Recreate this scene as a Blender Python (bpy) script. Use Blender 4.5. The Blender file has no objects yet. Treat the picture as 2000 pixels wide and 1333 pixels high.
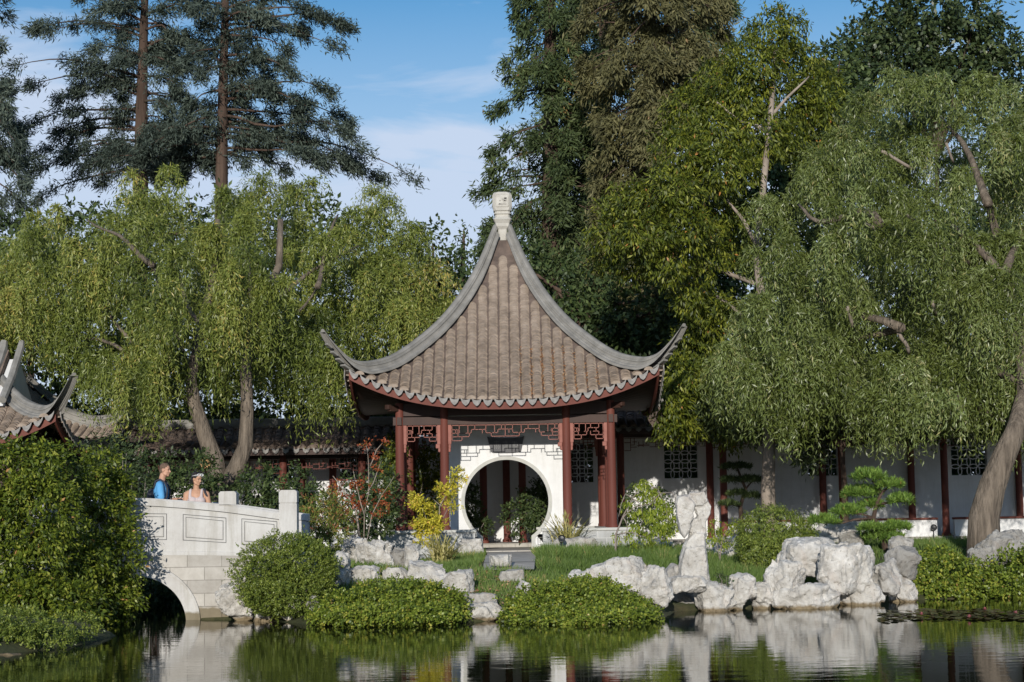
import bpy, bmesh, math, random
import numpy as np
from mathutils import Vector, Matrix, noise as mnoise

scene = bpy.context.scene
COL = scene.collection
R = math.radians

# ------------------------------------------------------------------ camera
F_PX = 3645.0                    # focal length in photo pixels (photo 2000 x 1333)
CAM = Vector((0.0, 0.0, 1.8))
PITCH = math.atan(338.0 / F_PX)
ROLL = 0.0157
fw = Vector((0, math.cos(PITCH), math.sin(PITCH)))
r0 = Vector((1, 0, 0))
u0 = Vector((0, -math.sin(PITCH), math.cos(PITCH)))
cr = r0 * math.cos(ROLL) - u0 * math.sin(ROLL)
cu = u0 * math.cos(ROLL) + r0 * math.sin(ROLL)
cd = bpy.data.cameras.new('camera')
cd.sensor_width = 36.0
cd.lens = F_PX * 36.0 / 2000.0
cd.clip_end = 3000
cam = bpy.data.objects.new('camera', cd)
COL.objects.link(cam)
M4 = Matrix((cr, cu, -fw)).transposed().to_4x4()
M4.translation = CAM
cam.matrix_world = M4
scene.camera = cam

# ------------------------------------------------------------------ sky, sun, exposure
SUN_EL, SUN_AZ = R(13.0), R(5.0)      # low sun behind the viewer, a little to the left
world = bpy.data.worlds.new('World')
scene.world = world
world.use_nodes = True
nt = world.node_tree
nt.nodes.clear()
def wn(t): return nt.nodes.new(t)
out = wn('ShaderNodeOutputWorld'); bg = wn('ShaderNodeBackground')
sky = wn('ShaderNodeTexSky'); sky.sky_type = 'NISHITA'; sky.sun_disc = False
sky.sun_elevation = SUN_EL; sky.sun_rotation = math.pi + SUN_AZ
sky.air_density = 1.0; sky.dust_density = 0.0; sky.ozone_density = 3.0
tc = wn('ShaderNodeTexCoord'); mp = wn('ShaderNodeMapping')
mp.inputs['Scale'].default_value = (7.0, 7.0, 34.0)
mp.inputs['Location'].default_value = (3.3, 0.0, 1.75)
nz = wn('ShaderNodeTexNoise'); nz.inputs['Scale'].default_value = 1.0
nz.inputs['Detail'].default_value = 7; nz.inputs['Roughness'].default_value = 0.55
nz.inputs['Distortion'].default_value = 0.4
sep = wn('ShaderNodeSeparateXYZ')
hgt = wn('ShaderNodeMapRange'); hgt.inputs[1].default_value = 0.16; hgt.inputs[2].default_value = 0.262
hgt.inputs[3].default_value = 0.40; hgt.inputs[4].default_value = -0.10
add = wn('ShaderNodeMath'); add.operation = 'ADD'
rmp = wn('ShaderNodeMapRange'); rmp.inputs[1].default_value = 0.48; rmp.inputs[2].default_value = 0.80
rmp.inputs[3].default_value = 0.0; rmp.inputs[4].default_value = 0.9
mix = wn('ShaderNodeMix'); mix.data_type = 'RGBA'
mix.inputs[7].default_value = (6.4, 7.4, 9.2, 1)
L_ = nt.links.new
L_(tc.outputs['Generated'], mp.inputs['Vector']); L_(mp.outputs['Vector'], nz.inputs['Vector'])
L_(tc.outputs['Generated'], sep.inputs[0]); L_(sep.outputs[2], hgt.inputs[0])
lft = wn('ShaderNodeMapRange'); lft.inputs[1].default_value = -0.16; lft.inputs[2].default_value = -0.28; lft.inputs[3].default_value = 0.0; lft.inputs[4].default_value = 0.24
L_(sep.outputs[0], lft.inputs[0])
ad2 = wn('ShaderNodeMath'); ad2.operation = 'ADD'
L_(lft.outputs[0], ad2.inputs[1])
L_(nz.outputs['Fac'], ad2.inputs[0]); L_(ad2.outputs[0], add.inputs[0]); L_(hgt.outputs[0], add.inputs[1]); L_(add.outputs[0], rmp.inputs[0])
hs = wn('ShaderNodeHueSaturation'); hs.inputs['Saturation'].default_value = 1.22; hs.inputs['Value'].default_value = 1.25
L_(sky.outputs[0], hs.inputs['Color'])
veil = wn('ShaderNodeMapRange'); veil.inputs[1].default_value = 0.275; veil.inputs[2].default_value = 0.15
veil.inputs[3].default_value = 0.0; veil.inputs[4].default_value = 0.62
mx_ = wn('ShaderNodeMath'); mx_.operation = 'MAXIMUM'
L_(sep.outputs[2], veil.inputs[0]); L_(veil.outputs[0], mx_.inputs[0]); L_(rmp.outputs[0], mx_.inputs[1])
L_(mx_.outputs[0], mix.inputs[0]); L_(hs.outputs[0], mix.inputs[6])
L_(mix.outputs[2], bg.inputs['Color']); bg.inputs['Strength'].default_value = 0.095
L_(bg.outputs[0], out.inputs['Surface'])

sl = bpy.data.lights.new('sun', 'SUN'); sl.energy = 4.2; sl.angle = R(0.53); sl.color = (1.0, 0.945, 0.86)
sun = bpy.data.objects.new('sun', sl); COL.objects.link(sun)
ld = Vector((math.sin(SUN_AZ) * math.cos(SUN_EL), math.cos(SUN_AZ) * math.cos(SUN_EL), -math.sin(SUN_EL)))
sun.rotation_euler = ld.to_track_quat('-Z', 'Y').to_euler()
sun.location = (-3, -20, 12)

scene.view_settings.view_transform = 'Standard'
scene.view_settings.look = 'None'
scene.view_settings.exposure = 0.0
scene.view_settings.gamma = 1.0
scene.cycles.max_bounces = 6
scene.cycles.diffuse_bounces = 2
scene.cycles.transparent_max_bounces = 4

# ------------------------------------------------------------------ helpers
def at(px, py, Y):
    """point of the place seen at photo pixel (px, py) at distance Y"""
    d = fw * F_PX + cr * (px - 1000.0) - cu * (py - 666.5)
    return CAM + d * (Y / d.y)
def m(px, Y): return px * Y / F_PX
def tag(o, label=None, cat=None, group=None, kind=None):
    if label: o['label'] = label
    if cat: o['category'] = cat
    if group: o['group'] = group
    if kind: o['kind'] = kind
    return o
def thing(name, label, cat, loc=(0, 0, 0), rz=0.0, group=None):
    o = bpy.data.objects.new(name, None); COL.objects.link(o)
    o.empty_display_size = 0.2
    o.location = loc; o.rotation_euler = (0, 0, rz)
    return tag(o, label, cat, group)
def link_mesh(name, me, mat, parent=None, keep=False):
    o = bpy.data.objects.new(name, me); COL.objects.link(o)
    if mat is not None: me.materials.append(mat)
    if parent is not None: o.parent = parent
    return o
def inv(parent):
    """world -> local of a top level parent (no scale)"""
    return (Matrix.Translation(parent.location) @ parent.rotation_euler.to_matrix().to_4x4()).inverted()

class MB:
    def __init__(s): s.v = []; s.f = []
    def add(s, vs, fs):
        o = len(s.v); s.v += [tuple(p) for p in vs]; s.f += [tuple(i + o for i in f) for f in fs]; return s
    def box(s, x0, x1, y0, y1, z0, z1, M=None):
        vs = [Vector(p) for p in ((x0,y0,z0),(x1,y0,z0),(x1,y1,z0),(x0,y1,z0),(x0,y0,z1),(x1,y0,z1),(x1,y1,z1),(x0,y1,z1))]
        if M: vs = [M @ p for p in vs]
        return s.add(vs, [(0,3,2,1),(4,5,6,7),(0,1,5,4),(1,2,6,5),(2,3,7,6),(3,0,4,7)])
    def bbox(s, x0, x1, y0, y1, z0, z1, b=0.01, M=None):
        """box with chamfered edges"""
        bm = bmesh.new()
        bmesh.ops.create_cube(bm, size=1)
        for v in bm.verts:
            v.co = Vector(((x0+x1)/2 + v.co.x*(x1-x0), (y0+y1)/2 + v.co.y*(y1-y0), (z0+z1)/2 + v.co.z*(z1-z0)))
        bmesh.ops.bevel(bm, geom=bm.edges[:], offset=b, segments=2, affect='EDGES', profile=0.5)
        bm.verts.index_update()
        vs = [(M @ v.co) if M else v.co.copy() for v in bm.verts]
        fs = [[v.index for v in f.verts] for f in bm.faces]
        bm.free()
        return s.add(vs, fs)
    def tube(s, pts, rad, n=8, cap=True):
        pts = [Vector(p) for p in pts]
        if not hasattr(rad, '__len__'): rad = [rad] * len(pts)
        rings = []
        ref = None
        for i, p in enumerate(pts):
            t = (pts[min(i+1, len(pts)-1)] - pts[max(i-1, 0)])
            t = t.normalized() if t.length > 1e-9 else Vector((0,0,1))
            if ref is None:
                ref = Vector((1,0,0)) if abs(t.x) < 0.8 else Vector((0,1,0))
            a = (ref - t * ref.dot(t)).normalized(); b = t.cross(a); ref = a
            rings.append([p + (a * math.cos(k*2*math.pi/n) + b * math.sin(k*2*math.pi/n)) * rad[i] for k in range(n)])
        vs = [q for r in rings for q in r]; fs = []
        for i in range(len(pts)-1):
            for k in range(n):
                k2 = (k+1) % n
                fs.append((i*n+k, i*n+k2, (i+1)*n+k2, (i+1)*n+k))
        if cap:
            fs.append(tuple(range(n))[::-1]); fs.append(tuple((len(pts)-1)*n+k for k in range(n)))
        return s.add(vs, fs)
    def prism(s, poly, y0, y1, M=None):
        """polygon in (x,z) extruded along y"""
        n = len(poly)
        vs = [Vector((x, y0, z)) for x, z in poly] + [Vector((x, y1, z)) for x, z in poly]
        if M: vs = [M @ p for p in vs]
        fs = [tuple(range(n)), tuple(range(2*n-1, n-1, -1))]
        for i in range(n): fs.append((i, i+n, (i+1) % n + n, (i+1) % n))
        return s.add(vs, fs)
    def lathe(s, prof, n=16, c=(0,0,0)):
        vs = []; fs = []
        for r, z in prof:
            for k in range(n):
                a = 2*math.pi*k/n; vs.append((c[0]+r*math.cos(a), c[1]+r*math.sin(a), c[2]+z))
        for i in range(len(prof)-1):
            for k in range(n):
                k2 = (k+1) % n; fs.append((i*n+k, i*n+k2, (i+1)*n+k2, (i+1)*n+k))
        fs.append(tuple(range(n))[::-1]); fs.append(tuple((len(prof)-1)*n+k for k in range(n)))
        return s.add(vs, fs)
    def grid(s, rows):
        """rows: list of equal-length point lists -> quads"""
        w = len(rows[0]); vs = [p for r in rows for p in r]; fs = []
        for i in range(len(rows)-1):
            for k in range(w-1):
                fs.append((i*w+k, i*w+k+1, (i+1)*w+k+1, (i+1)*w+k))
        return s.add(vs, fs)
    def build(s, name, mat, parent=None, smooth=False, world=False, fix=True):
        me = bpy.data.meshes.new(name)
        vs = s.v
        if world and parent is not None:
            I = inv(parent); vs = [tuple(I @ Vector(p)) for p in vs]
        me.from_pydata(vs, [], s.f)
        if fix:
            bm = bmesh.new(); bm.from_mesh(me)
            bmesh.ops.recalc_face_normals(bm, faces=bm.faces[:]); bm.to_mesh(me); bm.free()
        if smooth is True:
            for p in me.polygons: p.use_smooth = True
        elif smooth:
            for p in me.polygons: p.use_smooth = True
            me.set_sharp_from_angle(angle=R(smooth))
        me.update()
        return link_mesh(name, me, mat, parent)

def leaf_mesh(name, P, D, N, L, W, mat, parent=None, tint=None, wide=0.45, fold=0.0):
    """many flat leaves (one rhombus each) as one mesh; P,D,N are (n,3) in world space"""
    n = len(P)
    D = D / np.maximum(np.linalg.norm(D, axis=1, keepdims=True), 1e-9)
    S = np.cross(D, N); S /= np.maximum(np.linalg.norm(S, axis=1, keepdims=True), 1e-9)
    L = np.broadcast_to(L, (n,))[:, None]; W = np.broadcast_to(W, (n,))[:, None]
    if parent is not None:
        P = P - np.array(parent.location)
    mid = P + D * L * wide
    V = np.stack([P, mid + S * W * 0.5, P + D * L, mid - S * W * 0.5], axis=1).reshape(-1, 3)
    me = bpy.data.meshes.new(name)
    me.vertices.add(4*n); me.vertices.foreach_set('co', V.astype(np.float32).ravel())
    me.loops.add(4*n); me.loops.foreach_set('vertex_index', np.arange(4*n, dtype=np.int32))
    me.polygons.add(n); me.polygons.foreach_set('loop_start', np.arange(0, 4*n, 4, dtype=np.int32))
    try: me.polygons.foreach_set('loop_total', np.full(n, 4, dtype=np.int32))
    except Exception: pass
    if tint is None: tint = np.random.default_rng(n).random(n)
    a = me.attributes.new('tint', 'FLOAT', 'POINT')
    a.data.foreach_set('value', np.repeat(np.asarray(tint, np.float32), 4))
    me.update(calc_edges=True); me.validate()
    return link_mesh(name, me, mat, parent)

def unit(rng, n):
    u = rng.normal(size=(n, 3)); return u / np.linalg.norm(u, axis=1, keepdims=True)

def catmull(xs, ys):
    xs = list(xs); ys = list(ys)
    def f(x):
        if x <= xs[0]: return ys[0] + (ys[1]-ys[0])/(xs[1]-xs[0])*(x-xs[0])
        if x >= xs[-1]: return ys[-1] + (ys[-1]-ys[-2])/(xs[-1]-xs[-2])*(x-xs[-1])
        i = max(k for k in range(len(xs)) if xs[k] <= x); i = min(i, len(xs)-2)
        h = xs[i+1]-xs[i]; t = (x-xs[i])/h
        def sl(k):
            a = max(k-1, 0); b = min(k+1, len(xs)-1); return (ys[b]-ys[a])/(xs[b]-xs[a])
        m0 = sl(i)*h; m1 = sl(i+1)*h
        return (2*t**3-3*t*t+1)*ys[i] + (t**3-2*t*t+t)*m0 + (-2*t**3+3*t*t)*ys[i+1] + (t**3-t*t)*m1
    return f

# ------------------------------------------------------------------ materials
def new_mat(name):
    mt = bpy.data.materials.new(name); mt.use_nodes = True
    t = mt.node_tree; b = t.nodes['Principled BSDF']
    return mt, t, b
def coords(t, scale=(1,1,1), kind='Object'):
    c = t.nodes.new('ShaderNodeTexCoord'); mpn = t.nodes.new('ShaderNodeMapping')
    mpn.inputs['Scale'].default_value = scale
    t.links.new(c.outputs[kind], mpn.inputs['Vector']); return mpn.outputs['Vector']
def ramp(t, fac, stops):
    r = t.nodes.new('ShaderNodeValToRGB'); e = r.color_ramp.elements
    while len(e) < len(stops): e.new(0.5)
    for k, (p, c) in enumerate(stops):
        e[k].position = p; e[k].color = (*c, 1)
    t.links.new(fac, r.inputs[0]); return r.outputs[0]
def tnoise(t, vec, scale, detail=5, rough=0.6, dist=0.0):
    n = t.nodes.new('ShaderNodeTexNoise'); n.inputs['Scale'].default_value = scale
    n.inputs['Detail'].default_value = detail; n.inputs['Roughness'].default_value = rough
    n.inputs['Distortion'].default_value = dist
    t.links.new(vec, n.inputs['Vector']); return n.outputs['Fac']
def bump(t, b, h, strength=0.3, dist=0.02):
    bn = t.nodes.new('ShaderNodeBump'); bn.inputs['Strength'].default_value = strength
    bn.inputs['Distance'].default_value = dist
    t.links.new(h, bn.inputs['Height']); t.links.new(bn.outputs[0], b.inputs['Normal'])
def mixc(t, fac, a, bcol, mode='MIX'):
    x = t.nodes.new('ShaderNodeMix'); x.data_type = 'RGBA'; x.blend_type = mode
    for s, v in ((0, fac), (6, a), (7, bcol)):
        if isinstance(v, (int, float)): x.inputs[s].default_value = v
        elif isinstance(v, tuple): x.inputs[s].default_value = (*v, 1)
        else: t.links.new(v, x.inputs[s])
    return x.outputs[2]
def simple(name, stops, scale=6.0, rough=0.7, bmp=0.2, bscale=40.0, spec=0.3, stretch=(1,1,1), kind='Object', bd=0.01):
    mt, t, b = new_mat(name)
    v = coords(t, stretch, kind)
    f = tnoise(t, v, scale)
    t.links.new(ramp(t, f, stops), b.inputs['Base Color'])
    b.inputs['Roughness'].default_value = rough; b.inputs['Specular IOR Level'].default_value = spec
    if bmp: bump(t, b, tnoise(t, v, bscale), bmp, bd)
    return mt
def leaf_mat(name, stops, transl=0.3, rough=0.45, spec=0.35, tcol=1.3, gain=1.4, red=0.92):
    stops = [(p, (min(0.75, c[0]*gain*red), min(0.75, c[1]*gain), min(0.75, c[2]*gain))) for p, c in stops]
    mt, t, b = new_mat(name)
    a = t.nodes.new('ShaderNodeAttribute'); a.attribute_name = 'tint'
    c = ramp(t, a.outputs['Fac'], stops)
    t.links.new(c, b.inputs['Base Color'])
    b.inputs['Roughness'].default_value = rough; b.inputs['Specular IOR Level'].default_value = spec
    tr = t.nodes.new('ShaderNodeBsdfTranslucent')
    cc = mixc(t, 1.0, c, (tcol, tcol*1.05, tcol*0.5), 'MULTIPLY'); t.links.new(cc, tr.inputs[0])
    mx = t.nodes.new('ShaderNodeMixShader'); mx.inputs[0].default_value = transl
    o = t.nodes['Material Output']
    t.links.new(b.outputs[0], mx.inputs[1]); t.links.new(tr.outputs[0], mx.inputs[2]); t.links.new(mx.outputs[0], o.inputs[0])
    return mt

MAT = {}
MAT['redwood'] = simple('red_lacquer_wood', [(0.3,(0.115,0.036,0.027)),(0.75,(0.175,0.058,0.042))], 3.0, 0.62, 0.08, 60, 0.2, (1,1,0.15))
MAT['redlat'] = simple('red_lattice_wood', [(0.3,(0.24,0.095,0.075)),(0.75,(0.33,0.14,0.11))], 5.0, 0.65, 0.0, 40, 0.2)
MAT['darkwood'] = simple('dark_brown_wood', [(0.3,(0.035,0.018,0.014)),(0.75,(0.06,0.03,0.022))], 3.0, 0.6, 0.1, 40, 0.3, (1,1,0.2))
MAT['ridge'] = simple('grey_ridge_plaster', [(0.2,(0.14,0.135,0.125)),(0.5,(0.235,0.225,0.205)),(0.8,(0.33,0.315,0.29))], 3.4, 0.85, 0.25, 25)
MAT['finial'] = simple('pale_finial_stone', [(0.25,(0.36,0.34,0.30)),(0.75,(0.55,0.53,0.48))], 5, 0.85, 0.3, 30)
MAT['gatestone'] = simple('pale_gate_stone', [(0.3,(0.42,0.42,0.39)),(0.75,(0.52,0.515,0.48))], 5, 0.8, 0.15, 50)
MAT['plaque'] = simple('dark_plaque_wood', [(0.3,(0.045,0.045,0.05)),(0.7,(0.07,0.07,0.075))], 4, 0.5, 0.0)
MAT['plaquemark'] = simple('plaque_carving', [(0.3,(0.16,0.16,0.155)),(0.7,(0.22,0.22,0.21))], 8, 0.6, 0.0)
def wet_line(t, col, top=0.16, dark=(0.42,0.37,0.27)):
    g = t.nodes.new('ShaderNodeNewGeometry'); s_ = t.nodes.new('ShaderNodeSeparateXYZ'); t.links.new(g.outputs['Position'], s_.inputs[0])
    n = tnoise(t, g.outputs['Position'], 5.0, 4, 0.6)
    md = t.nodes.new('ShaderNodeMath'); md.operation = 'MULTIPLY_ADD'; md.inputs[1].default_value = -0.14; t.links.new(n, md.inputs[0]); t.links.new(s_.outputs[2], md.inputs[2])
    mr = t.nodes.new('ShaderNodeMapRange'); mr.inputs[1].default_value = top-0.12; mr.inputs[2].default_value = top-0.07; mr.inputs[3].default_value = 1.0; mr.inputs[4].default_value = 0.0
    t.links.new(md.outputs[0], mr.inputs[0])
    return mixc(t, mr.outputs[0], col, mixc(t, 1.0, col, dark, 'MULTIPLY'))
def mk_stone(name, a, b_, c, k=0.75):
    mt, t, b = new_mat(name); v = coords(t)
    c1 = ramp(t, tnoise(t, v, 2.2, 6, 0.65), [(0.2,a),(0.55,b_),(0.85,c)])
    st = ramp(t, tnoise(t, coords(t, (5.5,5.5,0.55)), 1.0, 6, 0.7, 0.4), [(0.34,(0.74,0.72,0.67)),(0.52,(1,1,1))])
    sp_ = ramp(t, tnoise(t, v, 26, 4, 0.7), [(0.3,(0.86,0.85,0.83)),(0.5,(1,1,1))])
    c2 = mixc(t, 0.6*k, mixc(t, k, c1, st, 'MULTIPLY'), sp_, 'MULTIPLY')
    t.links.new(wet_line(t, c2), b.inputs['Base Color']); b.inputs['Roughness'].default_value = 0.87; b.inputs['Specular IOR Level'].default_value = 0.25
    bump(t, b, tnoise(t, v, 60, 5, 0.7), 0.2, 0.01)
    return mt
MAT['bridge'] = mk_stone('pale_bridge_stone', (0.42,0.40,0.375),(0.52,0.51,0.49),(0.58,0.57,0.55))
MAT['plaster'] = mk_stone('white_plaster', (0.64,0.64,0.63),(0.73,0.73,0.725),(0.77,0.77,0.765), 0.3)
_unused = (lambda *a: None)('pale_bridge_stone', [(0.2,(0.44,0.425,0.40)),(0.55,(0.54,0.53,0.505)),(0.85,(0.60,0.585,0.56))], 2.2, 0.85, 0.15, 70)
MAT['groove'] = simple('weathered_joint', [(0.3,(0.10,0.10,0.10)),(0.7,(0.19,0.19,0.185))], 6, 0.9, 0.0)
MAT['bark'] = simple('grey_bark', [(0.3,(0.075,0.06,0.047)),(0.5,(0.16,0.13,0.10)),(0.75,(0.27,0.22,0.17))], 5.0, 0.9, 1.0, 9, 0.2, (1.6,1.6,0.25), 'Object', 0.10)
MAT['barkdark'] = simple('brown_conifer_bark', [(0.3,(0.045,0.030,0.023)),(0.7,(0.12,0.082,0.062))], 2.0, 0.9, 0.7, 6, 0.2, (2,2,0.25), 'Object', 0.06)
MAT['barkpale'] = simple('pale_branch_bark', [(0.3,(0.20,0.165,0.13)),(0.7,(0.36,0.30,0.25))], 4.0, 0.85, 0.4, 20, 0.2, (1,1,0.4))
MAT['twig'] = simple('grey_twig_bark', [(0.3,(0.17,0.14,0.12)),(0.7,(0.30,0.25,0.22))], 8.0, 0.85, 0.0)
MAT['metal'] = simple('black_lamp_metal', [(0.3,(0.012,0.013,0.014)),(0.7,(0.022,0.023,0.025))], 9, 0.35, 0.0, 20, 0.5)

def mk_rock(name, tone=1.0, warm=0.0):
    mt, t, b = new_mat(name)
    v = coords(t)
    f = tnoise(t, v, 2.6, 8, 0.66, 0.6)
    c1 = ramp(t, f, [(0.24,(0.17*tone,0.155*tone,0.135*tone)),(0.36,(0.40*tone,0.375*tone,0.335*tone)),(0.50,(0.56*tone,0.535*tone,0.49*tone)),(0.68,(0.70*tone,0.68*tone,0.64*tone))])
    f2 = tnoise(t, v, 1.3, 5, 0.6, 1.2)
    f2r = ramp(t, f2, [(0.52,(0,0,0)),(0.72,(1,1,1))])
    c2 = mixc(t, 1.0, (0.0,0.0,0.0), f2r, 'ADD')
    bw = t.nodes.new('ShaderNodeRGBToBW'); t.links.new(c2, bw.inputs[0])
    sc = t.nodes.new('ShaderNodeMath'); sc.operation = 'MULTIPLY'; sc.inputs[1].default_value = 0.25 + warm
    t.links.new(bw.outputs[0], sc.inputs[0])
    c3 = mixc(t, sc.outputs[0], c1, (0.50*tone, 0.33*tone, 0.235*tone))
    # dark crack lines
    vo = t.nodes.new('ShaderNodeTexVoronoi'); vo.feature = 'DISTANCE_TO_EDGE'; vo.inputs['Scale'].default_value = 2.1
    dn = t.nodes.new('ShaderNodeTexNoise'); dn.inputs['Scale'].default_value = 3.0; dn.inputs['Detail'].default_value = 5
    t.links.new(v, dn.inputs['Vector'])
    vm = t.nodes.new('ShaderNodeVectorMath'); vm.operation = 'MULTIPLY_ADD'
    vm.inputs[1].default_value = (0.5,0.5,0.5); t.links.new(dn.outputs['Color'], vm.inputs[0]); t.links.new(v, vm.inputs[2])
    t.links.new(vm.outputs[0], vo.inputs['Vector'])
    ck = ramp(t, vo.outputs['Distance'], [(0.0,(0.5,0.47,0.43)),(0.02,(1,1,1))])
    cmask = ramp(t, tnoise(t, v, 1.1, 3, 0.5), [(0.5,(0,0,0)),(0.62,(0.8,0.8,0.8))])
    c4 = mixc(t, cmask, c3, mixc(t, 1.0, c3, ck, 'MULTIPLY'))
    pit = tnoise(t, v, 17, 5, 0.7)
    pr = ramp(t, pit, [(0.32,(0.30,0.27,0.23)),(0.43,(1,1,1))])
    c5 = mixc(t, 0.7, c4, pr, 'MULTIPLY')
    t.links.new(wet_line(t, c5, 0.085, (0.45,0.37,0.25)), b.inputs['Base Color']); b.inputs['Roughness'].default_value = 0.9
    b.inputs['Specular IOR Level'].default_value = 0.2
    h = tnoise(t, v, 9, 9, 0.72, 0.5)
    bump(t, b, h, 0.9, 0.09)
    return mt
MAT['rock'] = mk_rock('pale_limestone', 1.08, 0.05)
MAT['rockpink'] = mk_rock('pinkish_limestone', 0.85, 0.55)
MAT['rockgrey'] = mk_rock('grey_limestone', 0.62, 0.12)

def mk_tiles(name, a, bcol, c):
    mt, t, b = new_mat(name)
    v = coords(t)
    f = tnoise(t, v, 3.0, 6, 0.65)
    c1 = ramp(t, f, [(0.25, a), (0.5, bcol), (0.78, c)])
    n2 = tnoise(t, coords(t, (3.8, 14, 14)), 1.0, 3, 0.7)
    c2 = mixc(t, 0.55, c1, ramp(t, n2, [(0.3,(0.62,0.60,0.58)),(0.7,(1.2,1.18,1.15))]), 'MULTIPLY')
    t.links.new(c2, b.inputs['Base Color']); b.inputs['Roughness'].default_value = 0.88
    b.inputs['Specular IOR Level'].default_value = 0.2
    bump(t, b, tnoise(t, v, 30), 0.3, 0.01)
    return mt
MAT['tile'] = mk_tiles('brown_grey_roof_tile', (0.19,0.152,0.12),(0.30,0.243,0.195),(0.41,0.34,0.28))
MAT['tilemid'] = mk_tiles('shade_darkened_tile', (0.10,0.078,0.066),(0.18,0.14,0.115),(0.27,0.20,0.165))  # roof tile darkened in colour for the willow shade on the gallery
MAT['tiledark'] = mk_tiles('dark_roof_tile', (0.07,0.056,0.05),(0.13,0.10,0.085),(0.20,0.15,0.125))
MAT['drip'] = simple('grey_drip_tile', [(0.3,(0.17,0.16,0.15)),(0.75,(0.33,0.315,0.295))], 9, 0.8, 0.3, 40)

def mk_brick(name, c1, c2, mortar, sx, bw=0.5, rh=0.25, mort=0.012, rough=0.8):
    mt, t, b = new_mat(name)
    c = t.nodes.new('ShaderNodeTexCoord'); sp = t.nodes.new('ShaderNodeSeparateXYZ'); cb = t.nodes.new('ShaderNodeCombineXYZ')
    t.links.new(c.outputs['Object'], sp.inputs[0])
    ad = t.nodes.new('ShaderNodeMath'); t.links.new(sp.outputs[0], ad.inputs[0]); t.links.new(sp.outputs[1], ad.inputs[1])
    t.links.new(ad.outputs[0], cb.inputs[0]); t.links.new(sp.outputs[2], cb.inputs[1])
    br = t.nodes.new('ShaderNodeTexBrick'); br.inputs['Scale'].default_value = sx
    br.inputs['Color1'].default_value = (*c1,1); br.inputs['Color2'].default_value = (*c2,1); br.inputs['Mortar'].default_value = (*mortar,1)
    br.inputs['Brick Width'].default_value = bw; br.inputs['Row Height'].default_value = rh; br.inputs['Mortar Size'].default_value = mort
    t.links.new(cb.outputs[0], br.inputs['Vector'])
    n = tnoise(t, c.outputs['Object'], 4.0, 6, 0.7)
    col = mixc(t, 0.8, br.outputs['Color'], ramp(t, n, [(0.25,(0.66,0.64,0.60)),(0.7,(1.1,1.1,1.1))]), 'MULTIPLY')
    if name == 'bridge_ashlar': col = wet_line(t, col, 0.24)
    t.links.new(col, b.inputs['Base Color']); b.inputs['Roughness'].default_value = rough
    bump(t, b, br.outputs['Fac'], -0.35, 0.012)
    return mt
MAT['blocks'] = mk_brick('bridge_ashlar', (0.50,0.475,0.435),(0.36,0.34,0.31),(0.26,0.245,0.22), 1.0, 0.62, 0.235, 0.008)
MAT['greybrick'] = mk_brick('grey_thin_brick', (0.36,0.365,0.36),(0.42,0.425,0.42),(0.52,0.52,0.51), 1.0, 0.42, 0.30, 0.010)
MAT['paving'] = mk_brick('grey_paving', (0.40,0.375,0.335),(0.50,0.47,0.425),(0.26,0.245,0.22), 1.0, 0.35, 0.12, 0.008)
# ------------------------------------------------------------------ ground, pond, path
def sx(px, Y): return at(px, 1004, Y).x
SHORE = [(402,33.78),(490,33.74),(520,33.2),(600,32.0),(660,31.6),(760,31.4),(900,31.7),(985,32.1),(1000,31.7),(1135,31.5),(1285,31.9),
         (1312,34.2),(1380,34.5),(1500,35.0),(1640,35.7),(1705,36.5),(1780,37.0),(1930,37.4),(2010,37.6),(2400,37.4)]
LAND = [(-220,14),(-14,21.5),(-9.5,23.6),(-7.3,25.2),(-6.45,27.2),(-6.3,29.5),(-7.0,31.5),(-7.9,33.2),(-7.9,37.5),(-7.7,42),
        (-6.0,42),(-5.75,37.5),(-5.75,33.8)] + [(sx(p,Y),Y) for p,Y in SHORE] + [(220,35),(220,420),(-220,420)]
NEAR = [(-220,-7),(220,-6),(220,-140),(-220,-140)]
def sdist(poly, X, Y):
    """signed distance, positive inside"""
    d = np.full(X.shape, 1e9); ins = np.zeros(X.shape, bool)
    n = len(poly)
    for i in range(n):
        ax, ay = poly[i]; bx, by = poly[(i+1) % n]
        ex, ey = bx-ax, by-ay
        t = np.clip(((X-ax)*ex+(Y-ay)*ey)/(ex*ex+ey*ey), 0, 1)
        d = np.minimum(d, np.hypot(X-ax-t*ex, Y-ay-t*ey))
        with np.errstate(divide='ignore', invalid='ignore'):
            c = ((ay > Y) != (by > Y)) & (X < ex*(Y-ay)/(ey if ey else 1e-9)+ax)
        ins ^= c
    return np.where(ins, d, -d)
def hfun(X, Y):
    X = np.asarray(X, float); Y = np.asarray(Y, float)
    d = np.maximum(sdist(LAND, X, Y), sdist(NEAR, X, Y))
    up = 0.04 + 0.10*np.clip(d/0.35, 0, 1) + np.minimum(np.maximum(d, 0)*0.135, 0.75)
    up = up + 0.03*np.sin(X*1.9+Y*0.8)*np.sin(Y*1.3-X*0.4)*np.clip(d/1.5, 0, 1)*(Y < 44)
    up = up + 0.35*np.exp(-((X+3.4)**2/1.6+(Y-37.0)**2/7.0))*np.clip(d/1.0, 0, 1)
    return np.where(d > 0, up, np.maximum(-0.9, 0.04+d*0.9))
def gz(x, y): return float(hfun(np.array([x]), np.array([y]))[0])
xs = np.unique(np.concatenate([np.linspace(-220,-24,22), np.arange(-24,24.01,0.16), np.linspace(24,220,22)]))
ys = np.unique(np.concatenate([np.linspace(-140,-10,10), np.linspace(-10,22,12), np.arange(22,60,0.16), np.linspace(60,420,24)]))
GX, GY = np.meshgrid(xs, ys)
GZ = hfun(GX, GY)
nx_, ny_ = len(xs), len(ys)
me = bpy.data.meshes.new('ground')
V = np.stack([GX, GY, GZ], -1).reshape(-1, 3)
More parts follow.
